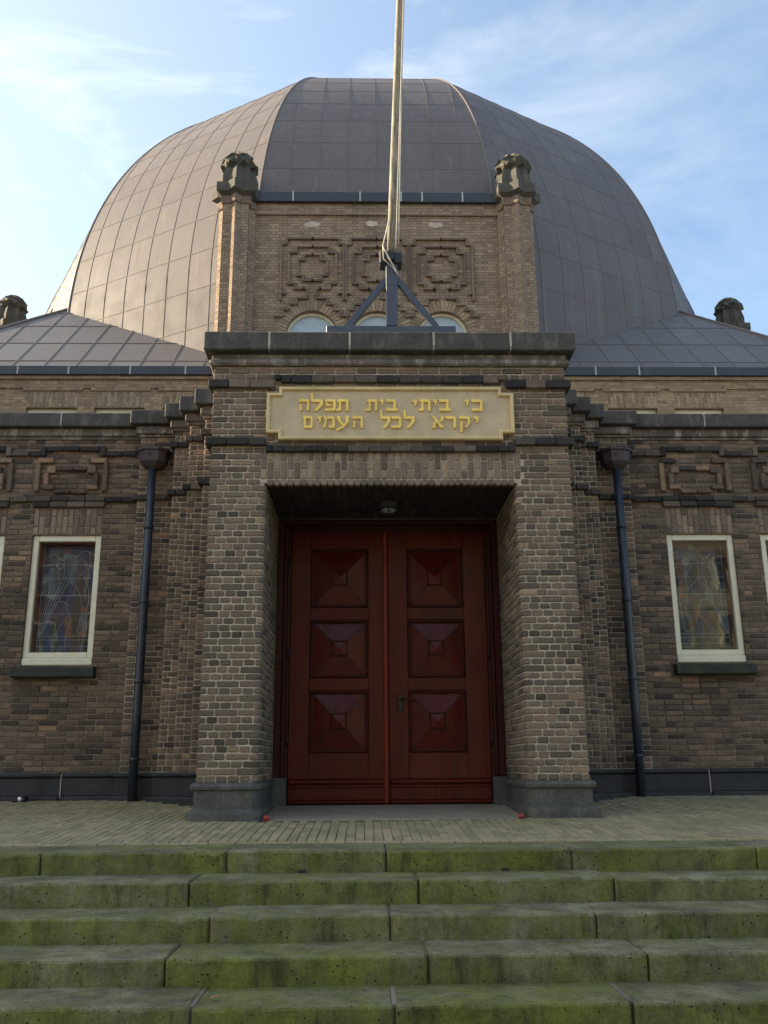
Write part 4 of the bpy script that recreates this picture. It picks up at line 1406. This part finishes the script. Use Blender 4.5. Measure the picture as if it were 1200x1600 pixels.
for w in (-1.30, 0.0, 1.30):
    seg(w, [(0, 265), (0, 288)], .13)
    for s_ in (-1, 1):
        def sp(l): return [(s_ * a, b) for a, b in l]
        LM_ = (-9 if w < -1 else -.647, 9 if w > 1 else .647)
        seg(w, sp([(0, 210), (40, 210), (40, 238), (72, 238), (72, 316), (44, 316), (44, 343), (0, 343)]))
        seg(w, sp([(0, 168), (80, 168), (80, 200), (116, 200), (116, 358), (84, 358), (84, 384), (40, 384)]))
        seg(w, sp([(40, 384), (22, 384), (22, 432), (74, 432), (74, 462), (112, 462), (112, 490), (140, 490), (140, 520), (176, 520)]), lim=LM_)
        seg(w, sp([(0, 127), (130, 127), (130, 156), (154, 156), (154, 448)]), lim=LM_)
        seg(w, sp([(146, 405), (132, 405), (132, 420)]), .045)
pieces('brick_relief', rel, M_ORN, gable)
random.seed(12)
# voussoirs
vo = MB(); rng = random.Random(540)
for w in (-1.30, 0.0, 1.30):
    n = 25
    for k in range(n):
        a0, a1 = math.pi * (k + .10) / n, math.pi * (k + .90) / n
        pr_, po_ = .508, .735
        if abs(w) < .1 or True:
            # neighbouring arches meet: trim the outer radius near the springing
            am = (a0 + a1) / 2
            lim = .645 / max(.05, abs(math.cos(am)))
            po2 = min(po_, lim)
        if po2 < pr_ + .03: continue
        y0 = TY - .012 + rng.uniform(-.003, .003)
        ring = lambda y: [(w + pr_ * math.cos(a0), y, 8.57 + pr_ * math.sin(a0)), (w + po2 * math.cos(a0), y, 8.57 + po2 * math.sin(a0)), (w + po2 * math.cos(a1), y, 8.57 + po2 * math.sin(a1)), (w + pr_ * math.cos(a1), y, 8.57 + pr_ * math.sin(a1))]
        vo.rings([ring(TY + .002), ring(y0)], rng.random())
pieces('arch_voussoirs', vo, bpy.data.materials['buff soldier brick'], gable)
for w in (-1.30, 0.0, 1.30):
    fr = MB(); n = 24
    def arc(r, y): return [(w + r * math.cos(math.pi * k / n), y, 8.57 + r * math.sin(math.pi * k / n)) for k in range(n + 1)]
    fr.rings([arc(.503, TY + .10), arc(.455, TY + .10), arc(.455, TY + .18), arc(.503, TY + .18)], .5, False, False, False)
    fr.box((w - .503, TY + .10, 6.5), (w - .455, TY + .18, 8.57), .5); fr.box((w + .455, TY + .10, 6.5), (w + .503, TY + .18, 8.57), .5)
    aw = link('arched_window', fr, M_CREAM, SYN)
    g = MB(); g.poly(arc(.46, TY + .15) + [(w - .46, TY + .15, 6.5), (w + .46, TY + .15, 6.5)])
    link('pane', g, M_CATH, aw)
# pale repair patches in the gable brick
pt = MB()
for (x, z, hw, hh) in ((-1.32, 11.02, .17, .065), (-.10, 11.05, .13, .07), (1.20, 11.02, .16, .06)):
    rng = random.Random(int(x * 100))
    pt.rings([[(x + hw * (1 if a < 8 else 1) * math.cos(a * math.pi / 8) * rng.uniform(.8, 1.1), y, z + hh * math.sin(a * math.pi / 8) * rng.uniform(.75, 1.1)) for a in range(16)][::1] for y in (TY - .004,)] * 1 + [[(x + hw * .9 * math.cos(a * math.pi / 8), TY + .002, z + hh * .9 * math.sin(a * math.pi / 8)) for a in range(16)]], .5)
pieces('repair_patch', pt, far_brick('pale repair brick', (.50, .40, .33), (.60, .48, .39), (.48, .40, .34), .4, 0, .3), gable, None, True)

# flank gables: same construction turned to face sideways
SIDE_C, SIDE_D = 16.9, 9.70
for sg in (-1, 1):
    def turn(mb):
        o = MB(); o.f = mb.f; o.t = mb.t; o.sm = mb.sm
        o.v = [(sg * (SIDE_D + (TY - y) * 1.0), SIDE_C + x, z) for (x, y, z) in mb.v]
        return o
    g, c, f, j = gable_parts(False)
    gb = link('gable', turn(g), M_TOWER, SYN, None, True)
    link('gutter_fascia', turn(f), M_FASCIA, gb)
    for q in (-1, 1):
        p, ca = make_pilaster(q * 2.845, 7.98)
        po = link('corner_pilaster', turn(p), M_TOWER, SYN, None, True)
        link('capital', turn(ca), M_RELIEF, po, None, True)
        link('finial', turn(make_finial(q * 2.845, 7.98)), M_FINIAL, po)

# ------------------------------------------------------------------ inscription tablet
TAB = thing('inscription_tablet', 'yellow stone tablet with raised gold Hebrew letters over the entrance door', 'sign', (0, -.02, 3.74))
def tab_outline(o):
    X1, X2, Z0_, Z1_, Za, Zb = 1.115 - o, 1.235 - o, 3.46 + o, 4.02 - o, 3.53 + o, 3.955 - o
    return [(-X1, Z0_), (X1, Z0_), (X1, Za), (X2, Za), (X2, Zb), (X1, Zb), (X1, Z1_), (-X1, Z1_), (-X1, Zb), (-X2, Zb), (-X2, Za), (-X1, Za)]
rim = MB()
rr_ = [[(x, y, z) for x, z in tab_outline(o)] for o, y in ((0, .0), (0, -.055), (.010, -.066), (.026, -.066), (.036, -.050), (.036, -.030))]
rim.rings(rr_, .5, False)
link('rim', rim, M_TABRIM, TAB)
fld = MB(); fld.poly([(x, -.034, z) for x, z in tab_outline(.036)][::-1])
# ear panels sit a little proud
link('tablet', fld, M_TABLET, TAB)
LET = {
 'he': [[(0, .76), (.92, .76), (.92, .98), (.10, 1.02), (0, .98)], [(.72, 0), (.92, 0), (.92, .8), (.72, .8)], [(.06, 0), (.24, 0), (.24, .58), (.10, .62)]],
 'lamed': [[(.0, 1.48), (.14, 1.55), (.20, 1.0), (.06, .80)], [(.06, .76), (.80, .76), (.80, .98), (.10, 1.0)], [(.58, .80), (.80, .80), (.80, .55), (.40, -.02), (.22, -.02), (.26, .08), (.56, .52)]],
 'pe': [[(.05, .78), (.85, .78), (.88, .98), (.05, 1.0)], [(.68, .05), (.88, .05), (.88, .85), (.68, .85)], [(.0, 0), (.82, 0), (.88, .12), (.82, .20), (.0, .20)], [(.05, .42), (.20, .42), (.20, .85), (.05, .85)], [(.12, .40), (.46, .40), (.46, .58), (.12, .58)]],
 'tav': [[(.08, .76), (.95, .76), (.95, .98), (.12, 1.02)], [(.75, 0), (.95, 0), (.95, .8), (.75, .8)], [(.20, .10), (.36, .10), (.36, .85), (.20, .85)], [(-.04, 0), (.34, 0), (.36, .16), (.0, .20)]],
 'bet': [[(.04, .76), (.72, .76), (.78, .90), (.70, .98), (.04, 1.02)], [(.56, .10), (.78, .10), (.78, .88), (.58, .80)], [(0, 0), (.95, 0), (.92, .22), (.0, .22)]],
 'yod': [[(.02, .74), (.34, .74), (.36, .96), (.04, 1.02)], [(.16, .42), (.26, .46), (.36, .80), (.18, .80)]],
 'kaf': [[(.04, .76), (.66, .76), (.80, .84), (.70, .98), (.04, 1.02)], [(.60, .12), (.80, .12), (.80, .86), (.62, .80)], [(.02, 0), (.70, 0), (.80, .14), (.70, .22), (.02, .22)]],
 'qof': [[(.0, .76), (.90, .76), (.90, .98), (.04, 1.02)], [(.70, .45), (.90, .42), (.90, .82), (.70, .82)], [(.42, .02), (.58, .02), (.90, .44), (.72, .50)], [(.08, -.34), (.24, -.30), (.26, .58), (.10, .60)]],
 'resh': [[(.02, .76), (.72, .76), (.86, .86), (.78, .98), (.04, 1.02)], [(.64, 0), (.86, 0), (.86, .86), (.66, .80)]],
 'alef': [[(.02, .98), (.14, 1.02), (.28, .92), (.95, .06), (.82, 0), (.66, .02)], [(.66, 1.02), (.94, .98), (.90, .72), (.72, .50), (.60, .62), (.74, .76)], [(.02, 0), (.30, 0), (.26, .28), (.42, .56), (.30, .70), (.12, .36)]],
 'ayin': [[(.64, 1.02), (.92, .98), (.86, .50), (.56, .02), (.10, -.24), (.02, -.12), (.46, .18), (.68, .52)], [(.04, 1.02), (.30, .98), (.34, .60), (.58, .28), (.48, .14), (.20, .52)]],
 'mem': [[(.02, 0), (.20, 0), (.34, .62), (.20, .70)], [(.0, 1.0), (.18, 1.02), (.36, .74), (.22, .60)], [(.28, .76), (.74, .76), (.86, .62), (.92, .82), (.78, .98), (.36, .98)], [(.72, .10), (.92, .10), (.92, .78), (.74, .70)], [(.46, 0), (.92, 0), (.92, .20), (.46, .20)]],
 'memsofit': [[(.02, .78), (.80, .78), (.92, .88), (.84, .98), (.02, 1.02)], [(.72, .06), (.92, .06), (.92, .88), (.72, .82)], [(.08, 0), (.92, 0), (.92, .20), (.08, .20)], [(.08, .12), (.27, .12), (.27, .85), (.08, .85)]],
}
LINE1 = [('he', 193, 237), ('lamed', 243, 300), ('pe', 308, 355), ('tav', 357, 412), ('tav', 490, 540), ('yod', 552, 568), ('bet', 580, 632), ('yod', 697, 718), ('tav', 724, 777), ('yod', 790, 806), ('bet', 815, 868), ('yod', 932, 948), ('kaf', 962, 1010)]
LINE2 = [('memsofit', 213, 254), ('yod', 276, 292), ('mem', 298, 352), ('ayin', 357, 417), ('he', 430, 476), ('lamed', 552, 598), ('kaf', 602, 646), ('lamed', 655, 706), ('alef', 783, 836), ('resh', 845, 889), ('qof', 904, 952), ('yod', 970, 990)]
def px2x(c): return -1.23 + (400 + c / 2.857 - 418) * .006416
def px2z(c): return 4.02 - (590 + c / 2.857 - 604) * .00683
for (line, yt, yb) in ((LINE1, 95, 147), (LINE2, 170, 223)):
    L = MB(); z0 = px2z(yb); hgt = px2z(yt) - z0
    for (nm, c0, c1) in line:
        x0, x1 = px2x(c0), px2x(c1)
        wmax = max(p[0] for pl in LET[nm] for p in pl); wmin = min(p[0] for pl in LET[nm] for p in pl)
        for k, pl in enumerate(LET[nm]):
            q = [(x0 + (px - wmin) / (wmax - wmin) * (x1 - x0), z0 + pz * hgt) for px, pz in pl]
            cx_ = sum(a for a, _ in q) / len(q); cz_ = sum(b for _, b in q) / len(q)
            sh = lambda s, y: [(cx_ + (a - cx_) * s, y, cz_ + (b - cz_) * s) for a, b in q]
            L.rings([sh(1, -.030), sh(1, -.052 - .0006 * k), sh(.90, -.0560 - .0006 * k)], .5)
    pieces('hebrew_word', L, M_GILD, TAB, gap=.035)

# ------------------------------------------------------------------ flagpole on the portal roof
FP = thing('flagpole', 'tall weathered flagpole in a blue iron A-frame on the portal coping', 'flagpole', (0, .2, 4.6))
Yp = .2
fb = MB()
fb.bbox((-.66, Yp - .05, 4.60), (.70, Yp + .05, 4.80), .006)
link('base_beam', fb, M_IRON, FP)
po_ = MB(); po_.bbox((-.030, Yp - .055, 4.80), (.092, Yp + .06, 5.56), .005)
post = link('post', po_, M_IRON, FP)
bx = MB()
bx.bbox((-.095, Yp - .09, 5.52), (-.015, Yp + .09, 5.665), .006); bx.bbox((.062, Yp - .09, 5.52), (.142, Yp + .09, 5.645), .006)
bx.bbox((-.014, Yp - .095, 5.555), (.061, Yp + .09, 5.66), .006)
link('clamp', bx, M_BLACK, post)
for sg in (-1, 1):
    b = MB(); b.bar((.031 + sg * .47, Yp, 4.80), (.031 + sg * .058, Yp, 5.36), .062, .055)
    link('brace', b, M_IRON, FP)
pl = MB()
pl.tube([(.022 + (.136) * (z - 5.6) / 3.4, Yp - .02, z) for z in (5.56, 6.2, 7, 8, 9, 10, 11.5, 13)], [.044, .044, .043, .042, .041, .040, .038, .035], 14)
pole = link('pole', pl, M_POLE, FP)
kn = MB(); zz = 13.0; xx = .022 + .136 * (zz - 5.6) / 3.4
kn.rings([[(xx + r * math.cos(a * math.pi / 6), Yp - .02 + r * math.sin(a * math.pi / 6), zz + h) for a in range(12)] for r, h in ((.03, 0), (.07, .05), (.07, .1), (.02, .15))], .5, True, True)
link('pole_cap', kn, M_BLACK, pole)
rp_ = MB()
rp_.tube([(.086 + .05 * (z - 5.6) / 3.4 * 2.75 - .015 * math.sin(z * .9), Yp - .075, z) for z in [5.75 + .3 * k for k in range(24)]], .0075, 6)
rp_.tube([(.075 + .046 * (z - 5.6) / 3.4 * 2.75, Yp - .085, z) for z in [5.70 + .3 * k for k in range(24)]], .006, 6)
rp_.tube([(.005, Yp - .08, 6.02), (-.03, Yp - .1, 5.85), (-.062, Yp - .12, 5.70), (-.05, Yp - .125, 5.66), (.03, Yp - .11, 5.50), (.092, Yp - .07, 5.40), (.10, Yp - .03, 5.38)], .0085, 6)
rp_.tube([(-.062, Yp - .12, 5.70), (-.055, Yp - .11, 5.55), (.0, Yp - .09, 5.50), (.06, Yp - .08, 5.44)], .006, 6)
link('halyard_rope', rp_, M_ROPE, FP)

# ------------------------------------------------------------------ porch lamp
LM = thing('porch_lamp', 'round dark bulkhead lamp with frosted glass under the porch ceiling', 'lamp', (-.008, .70, 3.01))
l = MB(); cx, cy = -.008, .70
def cir(r, z, n=16): return [(cx + r * math.cos(2 * math.pi * k / n), cy + r * math.sin(2 * math.pi * k / n), z) for k in range(n)]
l.rings([cir(.125, 3.03), cir(.125, 2.965), cir(.112, 2.945), cir(.085, 2.945), cir(.082, 2.96)], .5, False, True)
hs = link('housing', l, M_BLACK, LM)
l = MB(); l.rings([cir(.083, 2.962), cir(.075, 2.935), cir(.05, 2.915), cir(.015, 2.908)], .5, True, True)
link('lamp_glass', l, M_FROST, LM)
l = MB()
l.tube([(cx - .10, cy, 2.948), (cx - .06, cy, 2.917), (cx, cy, 2.900), (cx + .06, cy, 2.917), (cx + .10, cy, 2.948)], .007, 6)
l.tube([(cx, cy - .10, 2.946), (cx, cy - .06, 2.915), (cx, cy, 2.898), (cx, cy + .06, 2.915), (cx, cy + .10, 2.946)], .007, 6)
link('guard', l, M_BLACK, LM)

# ------------------------------------------------------------------ drainpipes
for sg, lab in ((-1, 'dark blue drainpipe with brown hopper left of the portal'), (1, 'dark blue drainpipe with brown hopper right of the portal')):
    X = sg * 2.845; Yd = 2.10
    D = thing('drainpipe', lab, 'drainpipe', (X, Yd, 0), 'drainpipes flanking the portal')
    p = MB(); p.tube([(X, Yd, gz(Yd) - .02), (X, Yd, 1.0), (X, Yd, 2.2), (X, Yd, 3.92)], .051, 16)
    pipe = link('pipe', p, M_PIPE, D)
    for z in (.42, 1.28, 2.2, 3.10):
        c = MB(); c.tube([(X, Yd, z), (X, Yd, z + .035)], .059, 16)
        c.box((X - .02, Yd + .05, z), (X + .02, Yd + .13, z + .03), .5)
        link('collar', c, M_PIPE, pipe)
    h = MB()
    def oct_(rx, ry, z):
        pts = [(-1, .8), (-1, -.35), (-.5, -1), (.5, -1), (1, -.35), (1, .8)]
        return [(X + a * rx, Yd + b * ry + .01, z) for a, b in pts]
    h.rings([oct_(.06, .055, 3.85), oct_(.115, .085, 3.885), oct_(.155, .115, 3.935), oct_(.17, .125, 4.065), oct_(.195, .145, 4.072), oct_(.195, .145, 4.098), oct_(.17, .125, 4.10)], .5)
    hop = link('hopper', h, M_HOPPER, D)
    k = MB(); k.box((X - .215, Yd + .08, 4.03), (X + .215, Yd + .10, 4.06), .5)
    k.tube([(X - .02, Yd - .12, 4.02), (X - .02, Yd - .15, 4.015)], .012, 6)
    link('bracket', k, M_HOPPER, hop)

# ------------------------------------------------------------------ small things on the terrace
SP = thing('ground_spotlight', 'small black floodlight with shiny lens at the foot of the left wall', 'lamp', (-4.06, 2.08, 0))
b = MB(); b.bbox((-4.14, 2.04, -.01), (-4.0, 2.16, .05), .01); b.box((-6.5, 2.19, .0), (-4.14, 2.225, .03))
link('housing', b, M_BLACK, SP)
b = MB(); b.rings([[(-4.055 + r * math.cos(a * math.pi / 6), y, .02 + r * math.sin(a * math.pi / 6)) for a in range(12)] for r, y in ((.032, 2.045), (.030, 2.03), (.012, 2.018))], .5, True, True)
link('lens', b, M_CHROME, SP)
for sg, lab in ((-1, 'small red plastic cap beside the left portal pier'), (1, 'small red plastic cap beside the right portal pier')):
    b = MB(); x, y = sg * 1.135, -.03
    b.rings([[(x + r * math.cos(a * math.pi / 5), y + r * math.sin(a * math.pi / 5), gz(y) + z) for a in range(10)] for r, z in ((.024, .0), (.026, .03), (.018, .045))], .5, True, True)
    o = link('red_cap', b, M_RED, None, lab, False, (x, y, gz(y))); o['category'] = 'cap'; o['group'] = 'red caps beside the piers'
LEAVES = [(.20, -1.15, 'dry brown leaf on the terrace in front of the door', 0), (.35, 1.05, 'brown leaf on the grey slab against the right door leaf', 0), (1.35, -.55, 'dry leaf on the pavers in front of the right pier', 0),
          (-1.0, -3.62, 'pale leaf scrap lying on a mossy step tread', 3)]
for x, y, lab, k in LEAVES:
    z = gz(y) + .008 if k == 0 else Z0 - RISE * 4 + .006
    b = MB(); rng = random.Random(int(x * 100)); an = rng.uniform(0, 6)
    pts = [(-.035, 0), (-.015, .014), (.01, .018), (.035, .004), (.012, -.014), (-.015, -.012)]
    top = [(x + a * math.cos(an) - c * math.sin(an), y + a * math.sin(an) + c * math.cos(an), z + .008 + .006 * abs(c) * 40) for a, c in pts]
    b.rings([[(p[0], p[1], p[2] - .003) for p in top], top], .5)
    o = link('fallen_leaf', b, M_LEAF, None, lab, False, (x, y, z)); o['category'] = 'leaf'
wd = MB(); rng = random.Random(99); bx_, by_, bz_ = 1.51, STEP_Y0 - TREAD * 2 - .012, Z0 - RISE * 3 + .002
for k in range(16):
    a = rng.uniform(0, 2 * math.pi); l = rng.uniform(.03, .075); r = rng.uniform(.005, .028)
    p0 = Vector((bx_ + rng.uniform(-.012, .012), by_ + rng.uniform(-.006, .004), bz_)); p1 = p0 + Vector((math.cos(a) * r * .6, -abs(math.sin(a)) * r * .5, l * .6)); p2 = p0 + Vector((math.cos(a) * r * 1.6, -abs(math.sin(a)) * r, l))
    t = Vector((.0022, 0, 0))
    wd.poly([p0 - t, p0 + t, p1 + t, p1 - t], rng.random()); wd.poly([p1 - t, p1 + t, p2], rng.random())
o = link('weed_tuft', wd, M_GREEN, None, 'tiny grass tuft growing at the foot of a mossy riser', False, (bx_, by_, bz_)); o['category'] = 'weed'

# ------------------------------------------------------------------ houses round the square (seen in reflections, plus an unseen one added to shade the front)
def house(name, lab, loc, w, d, h, roof_h, face, wallm, bands, seed):
    """face: outward direction of the front, +1 looks to +y, 'e' looks to +x"""
    H = thing(name, lab, 'house', loc, 'houses round the square')
    rng = random.Random(seed)
    def T(p):
        x, y, z = p
        return (loc[0] + x, loc[1] + y, loc[2] + z) if face == 'n' else (loc[0] + y, loc[1] - x, loc[2] + z)
    def put(nm, mb, mat, par, uv=False):
        mb.v = [T(p) for p in mb.v]
        return link(nm, mb, mat, par, None, uv)
    b = MB(); b.box((-w / 2, -d, 0), (w / 2, 0, h), .5)
    wall = put('wall', b, wallm, H, True)
    r = MB()
    r.rings([[(x, -d - .3, h), (x, .3, h), (x, -d / 2, h + roof_h)] for x in (-w / 2 - .1, w / 2 + .1)], .5)
    rf = put('roof', r, M_TILE, H)
    c = MB(); c.box((w * .22, -d * .6, h + roof_h * .5), (w * .22 + .9, -d * .6 + .9, h + roof_h + .9), .5)
    put('chimney', c, M_HOUSE, rf, True)
    if bands:
        q = MB()
        for z in bands: q.box((-w / 2 - .02, 0.001, z), (w / 2 + .02, .10, z + .75), .5)
        put('band', q, M_BAND, H)
    n = max(2, int(w / 3.0)); z = 1.0
    while z + 1.9 < h:
        for k in range(n):
            x = -w / 2 + (k + .5) * w / n
            f = MB()
            for (a0, b0, a1, b1) in ((x - .75, z, x - .65, z + 1.8), (x + .65, z, x + .75, z + 1.8), (x - .65, z + 1.7, x + .65, z + 1.8), (x - .65, z, x + .65, z + .1), (x - .04, z + .1, x + .04, z + 1.7)):
                f.box((a0, .002, b0), (a1, .13, b1), .5)
            wf = put('window', f, M_CREAM, H)
            g = MB(); g.box((x - .66, .003, z + .05), (x + .66, .06, z + 1.75), .5)
            put('pane', g, M_HGLASS, wf)
        z += 3.1
house('row_house', 'cream stucco house across the street, facing the synagogue', (13, -34, -1.2), 27, 9, 13.5, 4, 'n', M_STUC, (3.1, 6.2, 9.3, 12.4), 1)
house('row_house', 'red brick house across the street, set beside the cream stucco one', (-10, -36, -1.2), 18, 9, 13.5, 4, 'n', M_HOUSE, (), 2)
house('shade_house', 'tall unseen brick house added beside the terrace to shade the entrance', (-19.5, 3.8, -1.2), 14, 9, 12.0, 3.0, 'e', M_HOUSE, (), 3)  # out of view, added and sized to keep sun off the lower front
